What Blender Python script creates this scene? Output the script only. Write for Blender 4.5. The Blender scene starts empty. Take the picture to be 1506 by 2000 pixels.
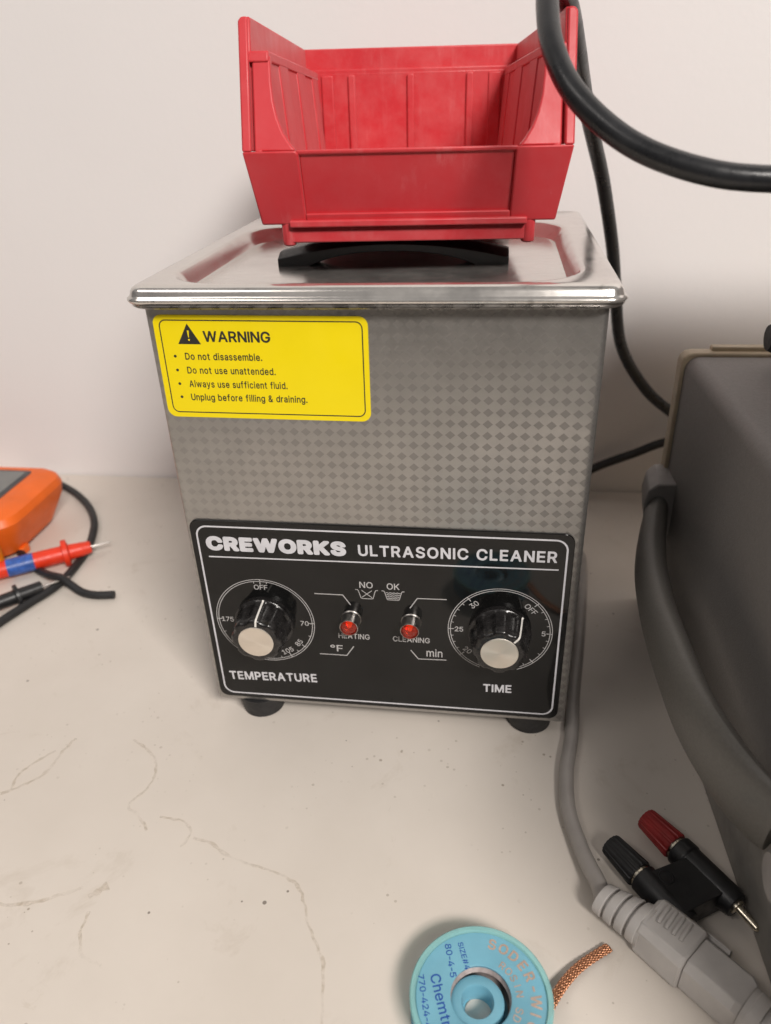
import bpy, bmesh, math, random
from mathutils import Vector, Matrix, noise as mnoise
from mathutils.geometry import tessellate_polygon
random.seed(7)
sc = bpy.context.scene
COL = sc.collection
MM = 0.001
PI = math.pi

# ------------------------------------------------------------------ camera
cd = bpy.data.cameras.new('camera')
cam = bpy.data.objects.new('camera', cd); COL.objects.link(cam); sc.camera = cam
_r = Vector((0.98995475, 0.1368196, -0.03563694))
_u = Vector((-0.03639959, 0.49019614, 0.87085178))
_w = Vector((-0.13661868, 0.86080668, -0.49025217))
mw = Matrix((( _r.x, _u.x, -_w.x, 0.04407553), (_r.y, _u.y, -_w.y, -0.25448311), (_r.z, _u.z, -_w.z, 0.26227163), (0, 0, 0, 1)))
cam.matrix_world = mw
cd.sensor_fit = 'HORIZONTAL'; cd.sensor_width = 36; cd.lens = 34.869
cd.clip_start = 0.01; cd.clip_end = 50
cd.dof.use_dof = True; cd.dof.focus_distance = 0.29; cd.dof.aperture_fstop = 13.5

# ------------------------------------------------------------------ world, lamps, exposure
wd = bpy.data.worlds.new('World'); sc.world = wd; wd.use_nodes = True
bg = wd.node_tree.nodes['Background']
bg.inputs[1].default_value = 0.26
_t = wd.node_tree; _tc = _t.nodes.new('ShaderNodeTexCoord'); _sx = _t.nodes.new('ShaderNodeSeparateXYZ'); _rp = _t.nodes.new('ShaderNodeValToRGB')
_mr = _t.nodes.new('ShaderNodeMapRange'); _mr.inputs[1].default_value = -1; _mr.inputs[2].default_value = 1
_t.links.new(_tc.outputs['Generated'], _sx.inputs[0]); _t.links.new(_sx.outputs[2], _mr.inputs[0]); _t.links.new(_mr.outputs[0], _rp.inputs[0])
_t.links.new(_rp.outputs[0], bg.inputs[0])
_cr = _rp.color_ramp
_cr.elements[0].position = .40; _cr.elements[0].color = (.05, .046, .042, 1)
_cr.elements[1].position = .90; _cr.elements[1].color = (.80, .78, .77, 1)
for _p, _c in ((.54, (.28, .265, .26, 1)), (.70, (.36, .345, .34, 1)), (.76, (.75, .73, .72, 1))):
    _e = _cr.elements.new(_p); _e.color = _c

def area(name, loc, target, sx, sy, power, col):
    l = bpy.data.lights.new(name, 'AREA'); l.shape = 'RECTANGLE'; l.size = sx; l.size_y = sy
    l.energy = power; l.color = col
    o = bpy.data.objects.new(name, l); COL.objects.link(o); o.location = loc
    o.rotation_euler = (Vector(target) - Vector(loc)).to_track_quat('-Z', 'Y').to_euler()
    return o
area('ceiling_panel_lamp', (1.0, -1.45, 1.6), (0.0, 0.05, 0.1), 0.75, 0.40, 61, (1.0, 0.94, 0.885))
area('fill_lamp', (-1.1, -1.0, 1.9), (0.0, 0.05, 0.1), 1.0, 0.5, 7, (1.0, 0.93, 0.88))  # unseen fill lamp, added to lighten the shadows

vs = sc.view_settings
vs.view_transform = 'Standard'; vs.look = 'None'; vs.exposure = 0.0; vs.gamma = 1.0
vs.use_curve_mapping = False
sc.cycles.max_bounces = 8
sc.cycles.use_denoising = True
sc.cycles.caustics_reflective = False
sc.cycles.caustics_refractive = False

# ------------------------------------------------------------------ materials
class NT:
    def __init__(s, name):
        s.m = bpy.data.materials.new(name); s.m.use_nodes = True
        s.t = s.m.node_tree; s.b = s.t.nodes['Principled BSDF']
        s.tc = None
    def n(s, typ, **kw):
        nd = s.t.nodes.new(typ)
        for k, v in kw.items(): setattr(nd, k, v)
        return nd
    def l(s, a, b): s.t.links.new(a, b)
    def coord(s):
        if s.tc is None: s.tc = s.n('ShaderNodeTexCoord').outputs['Object']
        return s.tc
    def noise(s, scale, detail=4, rough=.55, vec=None, dist=0):
        nd = s.n('ShaderNodeTexNoise'); nd.inputs['Scale'].default_value = scale
        nd.inputs['Detail'].default_value = detail; nd.inputs['Roughness'].default_value = rough
        nd.inputs['Distortion'].default_value = dist
        s.l(vec if vec is not None else s.coord(), nd.inputs['Vector']); return nd.outputs['Fac']
    def ramp(s, fac, a, b, ca=(0, 0, 0, 1), cb=(1, 1, 1, 1)):
        r = s.n('ShaderNodeValToRGB'); r.color_ramp.elements[0].position = a; r.color_ramp.elements[1].position = b
        r.color_ramp.elements[0].color = ca; r.color_ramp.elements[1].color = cb
        s.l(fac, r.inputs[0]); return r.outputs[0]
    def math(s, op, a, b=None, c=None):
        nd = s.n('ShaderNodeMath', operation=op)
        for i, v in enumerate((a, b, c)):
            if v is None: continue
            if isinstance(v, (int, float)): nd.inputs[i].default_value = v
            else: s.l(v, nd.inputs[i])
        return nd.outputs[0]
    def mix(s, fac, a, b):
        nd = s.n('ShaderNodeMix', data_type='RGBA')
        for sock, v in ((nd.inputs['Factor'], fac), (nd.inputs['A'], a), (nd.inputs['B'], b)):
            if isinstance(v, tuple): sock.default_value = v
            elif isinstance(v, (int, float)): sock.default_value = v
            else: s.l(v, sock)
        return nd.outputs['Result']
    def mul(s, col, f): return s.mix(1.0, (0, 0, 0, 1), col) if f is None else s.mix(f, (0, 0, 0, 1), col)
    def bump(s, h, dist, strength=1.0):
        nd = s.n('ShaderNodeBump'); nd.inputs['Distance'].default_value = dist; nd.inputs['Strength'].default_value = strength
        s.l(h, nd.inputs['Height']); s.l(nd.outputs[0], s.b.inputs['Normal'])
    def set(s, **kw):
        for k, v in kw.items():
            i = s.b.inputs[k.replace('_', ' ')]
            if isinstance(v, (int, float, tuple)): i.default_value = v
            else: s.l(v, i)
        return s.m

def c4(c): return (c[0], c[1], c[2], 1)
def plain(name, col, rough=.5, metal=0, var=.12, scale=120, bump=0.0, bscale=900, spec=.5, coat=0, rvar=.1, **kw):
    k = NT(name)
    f = k.noise(scale, 5)
    lo = tuple(max(0, x * (1 - var)) for x in col); hi = tuple(min(1, x * (1 + var)) for x in col)
    k.set(Base_Color=k.ramp(f, .3, .7, c4(lo), c4(hi)), Metallic=metal, Specular_IOR_Level=spec, Coat_Weight=coat)
    g = k.noise(scale * 2.3, 4)
    k.set(Roughness=k.ramp(g, .3, .7, (max(0, rough - rvar),) * 3 + (1,), (min(1, rough + rvar),) * 3 + (1,)))
    if bump: k.bump(k.noise(bscale, 3), bump)
    for a, v in kw.items(): k.set(**{a: v})
    return k.m

def mat_table():
    k = NT('laminate_tabletop')
    base = k.ramp(k.noise(9, 6, .6), .3, .7, (.60, .545, .485, 1), (.665, .61, .55, 1))
    sm = k.ramp(k.noise(26, 7, .7, dist=.6), .60, .80)                 # faint grey smudges
    c = k.mix(k.math('MULTIPLY', sm, .42), base, (.36, .29, .21, 1))
    sm2 = k.ramp(k.noise(70, 8, .75, dist=1.2), .64, .80)
    gate = k.ramp(k.noise(12, 2), .5, .64)
    c = k.mix(k.math('MULTIPLY', k.math('MULTIPLY', sm2, gate), .65), c, (.30, .225, .14, 1))
    v = k.n('ShaderNodeTexVoronoi'); v.inputs['Scale'].default_value = 120; k.l(k.coord(), v.inputs['Vector'])
    sep = k.n('ShaderNodeSeparateColor'); k.l(v.outputs['Color'], sep.inputs[0])
    rad = k.math('MULTIPLY', k.math('POWER', sep.outputs[0], 5.0), .105)
    spk = k.math('MULTIPLY', k.math('LESS_THAN', v.outputs['Distance'], rad), k.math('GREATER_THAN', sep.outputs[1], .55))
    c = k.mix(k.math('MULTIPLY', spk, .75), c, (.12, .095, .075, 1))
    v2 = k.n('ShaderNodeTexVoronoi'); v2.inputs['Scale'].default_value = 330; k.l(k.coord(), v2.inputs['Vector'])
    sp2 = k.n('ShaderNodeSeparateColor'); k.l(v2.outputs['Color'], sp2.inputs[0])
    g2 = k.ramp(k.noise(22, 3), .48, .66)
    s2 = k.math('MULTIPLY', k.math('LESS_THAN', v2.outputs['Distance'], k.math('MULTIPLY', k.math('POWER', sp2.outputs[0], 3.0), .24)), g2)
    c = k.mix(k.math('MULTIPLY', s2, .6), c, (.2, .15, .1, 1))
    k.set(Base_Color=c, Roughness=k.ramp(k.noise(40, 5), .3, .7, (.36, .36, .36, 1), (.52, .52, .52, 1)), Specular_IOR_Level=.4)
    k.bump(k.noise(1400, 3), .00006, .5)
    return k.m

def mat_wall():
    k = NT('painted_wall')
    k.set(Base_Color=k.ramp(k.noise(3, 4), .3, .7, (.77, .748, .742, 1), (.80, .778, .772, 1)), Roughness=.6, Specular_IOR_Level=.3)
    k.bump(k.noise(260, 3), .0002, .5)
    return k.m

def mat_emboss():
    k = NT('embossed_steel')
    s = k.n('ShaderNodeSeparateXYZ'); k.l(k.coord(), s.inputs[0])
    P = 1 / .00455
    def tri(a, off):
        f = k.math('FRACT', k.math('ADD', k.math('MULTIPLY', a, P), off))
        return k.math('ABSOLUTE', k.math('SUBTRACT', f, .5))
    d = k.math('ADD', tri(k.math('ADD', s.outputs[0], k.math('MULTIPLY', s.outputs[1], 1.0)), .13), k.math('MULTIPLY', tri(s.outputs[2], .32), 1.12))
    dia = k.ramp(d, .405, .435, (1, 1, 1, 1), (0, 0, 0, 1))
    line = k.ramp(k.math('ABSOLUTE', k.math('SUBTRACT', d, .5)), .012, .03, (1, 1, 1, 1), (0, 0, 0, 1))
    reflect_fade = k.math('MULTIPLY_ADD', k.math('ADD', s.outputs[0], k.math('MULTIPLY', k.noise(9, 3), .06)), 9.0, .50)  # painted reflection: diamond contrast weakens towards the left
    reflect_fade = k.n('ShaderNodeClamp').outputs[0] if False else k.ramp(reflect_fade, .05, 1.0, (.16, .16, .16, 1), (1, 1, 1, 1))
    wear_reflect_fade = k.math('MULTIPLY', k.ramp(k.noise(14, 4), .3, .7, (.7, .7, .7, 1), (1, 1, 1, 1)), reflect_fade)  # random wear multiplied by the painted reflection fade
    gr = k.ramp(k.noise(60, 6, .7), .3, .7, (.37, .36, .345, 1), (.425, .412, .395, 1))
    c = k.mix(k.math('MULTIPLY', dia, k.math('MULTIPLY', wear_reflect_fade, .55)), gr, (.205, .192, .18, 1))
    scr = k.n('ShaderNodeTexVoronoi'); scr.inputs['Scale'].default_value = 75; k.l(k.coord(), scr.inputs['Vector'])
    sq = k.n('ShaderNodeSeparateColor'); k.l(scr.outputs['Color'], sq.inputs[0])
    nick = k.math('LESS_THAN', scr.outputs['Distance'], k.math('MULTIPLY', k.math('POWER', sq.outputs[0], 8.0), .06))
    c = k.mix(k.math('MULTIPLY', nick, .8), c, (.75, .72, .7, 1))
    k.set(Base_Color=c, Metallic=.85, Roughness=k.math('ADD', k.math('MULTIPLY', dia, .13), k.ramp(k.noise(22, 6, .7, dist=.8), .3, .7, (.27, .27, .27, 1), (.42, .42, .42, 1))))
    h = k.math('ADD', k.math('MULTIPLY', dia, -1.0), k.math('MULTIPLY', line, .08))
    k.bump(k.math('ADD', h, k.math('MULTIPLY', k.noise(700, 2), .15)), .00005, .4)
    return k.m

def mat_lid():
    k = NT('dusty_brushed_steel')
    mp = k.n('ShaderNodeMapping'); mp.inputs['Scale'].default_value = (30, 900, 900); k.l(k.coord(), mp.inputs['Vector'])
    br = k.noise(1.0, 3, .6, vec=mp.outputs[0])
    dust = k.ramp(k.noise(45, 8, .75), .25, .85)
    c = k.ramp(br, .3, .7, (.66, .63, .60, 1), (.73, .70, .66, 1))
    spots = k.ramp(k.noise(170, 5, .65), .58, .66)
    gate = k.ramp(k.noise(26, 2), .56, .64)
    c = k.mix(k.math('MULTIPLY', k.math('MULTIPLY', spots, gate), .6), c, (.2, .19, .17, 1))
    k.set(Base_Color=c, Metallic=k.ramp(dust, 0, 1, (.95, .95, .95, 1), (.70, .70, .70, 1)),
          Roughness=k.ramp(dust, 0, 1, (.12, .12, .12, 1), (.25, .25, .25, 1)))
    k.bump(br, .00002, .5)
    return k.m

def mat_bin():
    k = NT('red_polypropylene')
    f = k.noise(30, 5)
    c = k.ramp(f, .3, .7, (.62, .032, .044, 1), (.70, .048, .060, 1))
    mp = k.n('ShaderNodeMapping'); mp.inputs['Scale'].default_value = (160, 160, 22); k.l(k.coord(), mp.inputs['Vector'])
    sc_ = k.ramp(k.noise(1.0, 6, .7, vec=mp.outputs[0]), .55, .78)
    g = k.ramp(k.noise(24, 3), .42, .68)
    c = k.mix(k.math('MULTIPLY', k.math('MULTIPLY', sc_, g), .60), c, (.80, .36, .36, 1))
    ge = k.n('ShaderNodeNewGeometry')
    edge = k.math('MULTIPLY', k.ramp(ge.outputs['Pointiness'], .515, .60), k.ramp(k.noise(95, 5, .7), .36, .66))
    c = k.mix(k.math('MULTIPLY', edge, .11), c, (.86, .50, .48, 1))
    k.set(Base_Color=c, Roughness=k.ramp(k.noise(70, 5), .3, .7, (.34, .34, .34, 1), (.52, .52, .52, 1)), Specular_IOR_Level=.5)
    k.b.inputs['Sheen Weight'].default_value = .22; k.b.inputs['Sheen Tint'].default_value = (1, .75, .75, 1); k.b.inputs['Sheen Roughness'].default_value = .4
    k.b.inputs['Subsurface Weight'].default_value = .12
    k.b.inputs['Subsurface Radius'].default_value = (.004, .001, .001)
    k.bump(k.noise(800, 4), .00005, .6)
    tl = k.n('ShaderNodeBsdfTranslucent'); tl.inputs[0].default_value = (.75, .035, .035, 1)
    mx = k.n('ShaderNodeMixShader'); mx.inputs[0].default_value = .18
    k.l(k.b.outputs[0], mx.inputs[1]); k.l(tl.outputs[0], mx.inputs[2]); k.l(mx.outputs[0], k.t.nodes['Material Output'].inputs['Surface'])
    return k.m

def mat_disc():
    k = NT('turned_aluminium')
    s = k.n('ShaderNodeSeparateXYZ'); k.l(k.coord(), s.inputs[0])
    r = k.math('SQRT', k.math('ADD', k.math('POWER', s.outputs[0], 2.0), k.math('POWER', s.outputs[2], 2.0)))
    w = k.math('SINE', k.math('MULTIPLY', r, 15000.0))
    k.set(Base_Color=(.86, .80, .72, 1), Metallic=1.0, Roughness=.30, Anisotropic=.75)
    tg = k.n('ShaderNodeTangent', direction_type='RADIAL', axis='Y'); k.l(tg.outputs[0], k.b.inputs['Tangent'])
    k.bump(w, .00001, .4)
    return k.m

def mat_glassy(name, col, rough, trans, **kw):
    k = NT(name); k.set(Base_Color=c4(col), Roughness=rough, Transmission_Weight=trans, IOR=1.45)
    for a, v in kw.items(): k.set(**{a: v})
    return k.m

def mat_spool(name, col, tint, amt):
    k = NT(name); k.set(Base_Color=k.ramp(k.noise(90, 4), .3, .7, c4(tuple(x * .93 for x in col)), c4(tuple(min(1, x * 1.06) for x in col))), Roughness=.33)
    tr = k.n('ShaderNodeBsdfTransparent'); tr.inputs[0].default_value = c4(tint)
    mx = k.n('ShaderNodeMixShader'); mx.inputs[0].default_value = amt
    out = k.t.nodes['Material Output']
    k.l(k.b.outputs[0], mx.inputs[1]); k.l(tr.outputs[0], mx.inputs[2]); k.l(mx.outputs[0], out.inputs['Surface'])
    return k.m

def mat_braid():
    k = NT('copper_braid')
    s = k.n('ShaderNodeUVMap'); mp = k.n('ShaderNodeSeparateXYZ'); k.l(s.outputs[0], mp.inputs[0])
    a = k.math('SINE', k.math('ADD', k.math('MULTIPLY', mp.outputs[0], 2 * PI * 7), k.math('MULTIPLY', mp.outputs[1], 2 * PI * 2)))
    b = k.math('SINE', k.math('SUBTRACT', k.math('MULTIPLY', mp.outputs[0], 2 * PI * 7), k.math('MULTIPLY', mp.outputs[1], 2 * PI * 2)))
    h = k.math('MULTIPLY', k.math('ADD', k.math('ABSOLUTE', a), k.math('ABSOLUTE', b)), .5)
    k.set(Base_Color=k.ramp(h, .15, .9, (.40, .14, .06, 1), (.90, .45, .26, 1)), Metallic=.85, Roughness=.36)
    k.bump(h, .0004, 1.0)
    return k.m

def mat_stain():
    k = NT('dried_stain')
    f = k.ramp(k.noise(420, 6, .8), .36, .66)
    g = k.ramp(k.noise(60, 4, .6), .30, .60)
    k.set(Base_Color=(.40, .29, .15, 1), Roughness=.5, Alpha=k.math('MULTIPLY', k.math('MULTIPLY', f, g), .34))
    return k.m

MAT = dict(
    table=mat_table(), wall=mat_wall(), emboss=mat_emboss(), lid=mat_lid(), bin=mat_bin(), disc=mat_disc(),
    braid=mat_braid(), shadedbraid=plain('shaded_wound_braid', (.34, .29, .28), .5, .25, .25, 400), stain=mat_stain(),  # wound braid: shade and blue tint inside the spool put into its colour
    steel=plain('rolled_steel_rim', (.50, .475, .45), .28, 1, .1, 90),
    chrome=plain('chrome', (.56, .53, .50), .34, 1, .05, 200),
    nickel=plain('nickel', (.70, .64, .52), .25, 1, .05, 200),
    yellow=plain('yellow_label', (.86, .68, .004), .38, 0, .03, 30, spec=.4),
    ink=plain('black_ink', (.025, .024, .02), .45, 0, .2, 300),
    panel=plain('glossy_black_panel', (.007, .007, .007), .05, 0, .3, 40, spec=.36, rvar=.02),
    print=plain('silver_print', (.60, .60, .635), .42, 0, .08, 200),
    thinprint=plain('pale_grey_print', (.46, .45, .45), .45, 0, .08, 200),
    knob=plain('black_bakelite', (.014, .013, .013), .24, 0, .6, 260, bump=.00006, bscale=1400, rvar=.14),
    white=plain('pointer_white', (.72, .70, .66), .45, 0, .1, 200),
    rubber=plain('black_rubber', (.013, .013, .014), .55, 0, .25, 150, bump=.00006),
    blackplastic=plain('black_plastic', (.012, .012, .013), .40, 0, .3, 160, bump=.00005, bscale=1200),
    bluish=plain('blue_black_rubber', (.014, .0145, .016), .30, 0, .3, 60, bump=.00004),
    redknob=plain('red_plastic', (.30, .018, .018), .42, 0, .2, 160, bump=.00005),
    probered=plain('red_vinyl', (.72, .038, .010), .42, 0, .08, 120, bump=.00004),
    blue=plain('blue_tape', (.035, .10, .36), .35, 0, .35, 260),
    orange=plain('orange_rubber', (.78, .135, .010), .45, 0, .08, 60, bump=.00005),
    litorange=plain('lit_orange_plastic', (.80, .22, .008), .45, 0, .08, 60),
    screen=plain('grey_display', (.16, .165, .16), .2, 0, .1, 30),
    darkbezel=plain('charcoal_bezel', (.045, .045, .05), .4, 0, .2, 60),
    cord=plain('grey_cord_vinyl', (.34, .315, .295), .42, 0, .1, 60, bump=.00003),
    plug=plain('grey_moulded_plug', (.50, .475, .455), .46, 0, .08, 90, bump=.00005, bscale=1600),
    plugdark=plain('dark_slot', (.05, .047, .045), .6, 0, .2, 90),
    cover=plain('dark_grey_vinyl_cover', (.25, .236, .225), .60, 0, .05, 500, bump=.00012, bscale=1500),
    strap=plain('grey_handle_rubber', (.135, .128, .116), .46, 0, .08, 900, bump=.00006, bscale=1500),
    capgrey=plain('grey_handle_cap', (.34, .32, .31), .5, 0, .1, 120),
    cream=plain('aged_cream_plastic', (.52, .43, .30), .55, 0, .12, 90),
    basegrey=plain('grey_base_plastic', (.26, .245, .225), .55, 0, .1, 120),
    spool=mat_spool('translucent_blue_plastic', (.23, .52, .65), (.55, .88, .97), .30),
    spoolrim=mat_spool('translucent_aqua_rim', (.36, .66, .66), (.7, .93, .93), .45),
    spoolprint=plain('copper_foil_print', (.48, .36, .29), .35, .3, .2, 300),
    blueprint=plain('blue_print', (.012, .07, .33), .45, 0, .1, 300),
    lens=mat_glassy('red_lens', (.62, .055, .025), .07, .80, Emission_Color=(1, .09, .02, 1), Emission_Strength=.03),
    glow=mat_glassy('neon_glow', (.9, .15, .03), .3, 0, Emission_Color=(1, .16, .03, 1), Emission_Strength=.7),
)

# ------------------------------------------------------------------ mesh helpers (all lengths in millimetres)
class M:
    def __init__(s): s.v = []; s.f = []; s.uv = None
    def add(s, vs, fs):
        o = len(s.v); s.v += [tuple(v) for v in vs]; s.f += [tuple(i + o for i in f) for f in fs]
    def prism(s, poly, fn, d0, d1):
        n = len(poly)
        vs = [fn(a, b, d0) for a, b in poly] + [fn(a, b, d1) for a, b in poly]
        fs = [tuple(range(n))[::-1], tuple(range(n, 2 * n))] + [(i, (i + 1) % n, n + (i + 1) % n, n + i) for i in range(n)]
        s.add(vs, fs)
    def box(s, x0, x1, y0, y1, z0, z1, fn=None):
        fn = fn or (lambda x, y, z: (x, y, z))
        vs = [fn(x, y, z) for z in (z0, z1) for y in (y0, y1) for x in (x0, x1)]
        s.add(vs, [(0, 2, 3, 1), (4, 5, 7, 6), (0, 1, 5, 4), (2, 6, 7, 3), (0, 4, 6, 2), (1, 3, 7, 5)])
    def loft(s, loops, cap0=True, cap1=True, closed=True):
        n = len(loops[0]); vs = [p for l in loops for p in l]; fs = []
        for k in range(len(loops) - 1):
            for i in range(n if closed else n - 1):
                j = (i + 1) % n
                fs.append((k * n + i, k * n + j, (k + 1) * n + j, (k + 1) * n + i))
        if cap0: fs.append(tuple(range(n))[::-1])
        if cap1: fs.append(tuple(range((len(loops) - 1) * n, len(loops) * n)))
        s.add(vs, fs)
    def lathe(s, prof, o, ax, n=40, rad=None, cap0=True, cap1=True, ref=None):
        ax = Vector(ax).normalized(); o = Vector(o)
        a = Vector(ref).normalized() if ref else (Vector((0, 0, 1)) if abs(ax.z) < .9 else Vector((1, 0, 0)))
        a = (a - ax * a.dot(ax)).normalized(); b = ax.cross(a)
        loops = []
        for k, (h, r) in enumerate(prof):
            lp = []
            for i in range(n):
                t = 2 * PI * i / n; rr = r * (rad(t, h, k) if rad else 1)
                lp.append(tuple(o + ax * h + a * (rr * math.cos(t)) + b * (rr * math.sin(t))))
            loops.append(lp)
        s.loft(loops, cap0, cap1)
    def tube(s, path, r, n=14, cap=True, ell=None, upref=(0, 0, 1)):
        P = [Vector(p) for p in path]; loops = []
        T = [(P[min(i + 1, len(P) - 1)] - P[max(i - 1, 0)]).normalized() for i in range(len(P))]
        up = Vector(upref)
        if abs(T[0].dot(up)) > .95: up = Vector((0, 1, 0))
        a = (up - T[0] * up.dot(T[0])).normalized()
        for i, p in enumerate(P):
            a = (a - T[i] * a.dot(T[i])).normalized(); b = T[i].cross(a)
            rr = r[i] if isinstance(r, (list, tuple)) else r
            e = ell[i] if isinstance(ell, list) else (ell or (1, 1))
            loops.append([tuple(p + a * (rr * e[0] * math.cos(2 * PI * k / n)) + b * (rr * e[1] * math.sin(2 * PI * k / n))) for k in range(n)])
        s.loft(loops, cap, cap)
    def build(s, name, mat, parent=None, loc=None, rot=None, bevel=0, seg=2, angle=35, smooth=True):
        me = bpy.data.meshes.new(name)
        me.from_pydata([(x * MM, y * MM, z * MM) for x, y, z in s.v], [], s.f); me.update()
        bm = bmesh.new(); bm.from_mesh(me); bmesh.ops.recalc_face_normals(bm, faces=bm.faces); bm.to_mesh(me); bm.free()
        if smooth:
            for p in me.polygons: p.use_smooth = True
            me.set_sharp_from_angle(angle=math.radians(angle))
        me.materials.append(MAT[mat])
        o = bpy.data.objects.new(name, me); COL.objects.link(o)
        if parent is not None: o.parent = parent
        if loc: o.location = [c * MM for c in loc]
        if rot: o.rotation_euler = rot
        if bevel:
            b = o.modifiers.new('bevel', 'BEVEL'); b.width = bevel * MM; b.segments = seg; b.limit_method = 'ANGLE'
            b.angle_limit = math.radians(38); b.use_clamp_overlap = True
        return o

def tag(o, label=None, cat=None, group=None, kind=None):
    if label: o['label'] = label
    if cat: o['category'] = cat
    if group: o['group'] = group
    if kind: o['kind'] = kind
    return o
def empty(name, loc, label, cat, rot=None, group=None):
    o = bpy.data.objects.new(name, None); COL.objects.link(o); o.location = [c * MM for c in loc]
    o.empty_display_size = .01
    if rot: o.rotation_euler = rot
    return tag(o, label, cat, group)

def rr(cx, cy, hx, hy, r, n=7):
    out = []
    for (sx, sy, a0) in ((1, 1, 0), (-1, 1, 90), (-1, -1, 180), (1, -1, 270)):
        for i in range(n):
            a = math.radians(a0 + 90 * i / (n - 1))
            out.append((cx + sx * (hx - r) + r * math.cos(a), cy + sy * (hy - r) + r * math.sin(a)))
    return out
def at_z(poly, z): return [(x, y, z) for x, y in poly]
def crom(P, n=8):
    P = [Vector(p) for p in P]; Q = [P[0] * 2 - P[1]] + P + [P[-1] * 2 - P[-2]]; out = []
    for i in range(1, len(Q) - 2):
        for k in range(n):
            t = k / n; a, b, c, d = Q[i - 1:i + 3]
            out.append(.5 * ((2 * b) + (c - a) * t + (2 * a - 5 * b + 4 * c - d) * t * t + (3 * b - a - 3 * c + d) * t ** 3))
    out.append(P[-1]); return out

# ------------------------------------------------------------------ stroke lettering
def arc(cx, cy, rx, ry, a0, a1, n=None):
    n = n or max(4, int(abs(a1 - a0) / 12))
    return [(cx + rx * math.cos(math.radians(a0 + (a1 - a0) * i / n)), cy + ry * math.sin(math.radians(a0 + (a1 - a0) * i / n))) for i in range(n + 1)]
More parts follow.
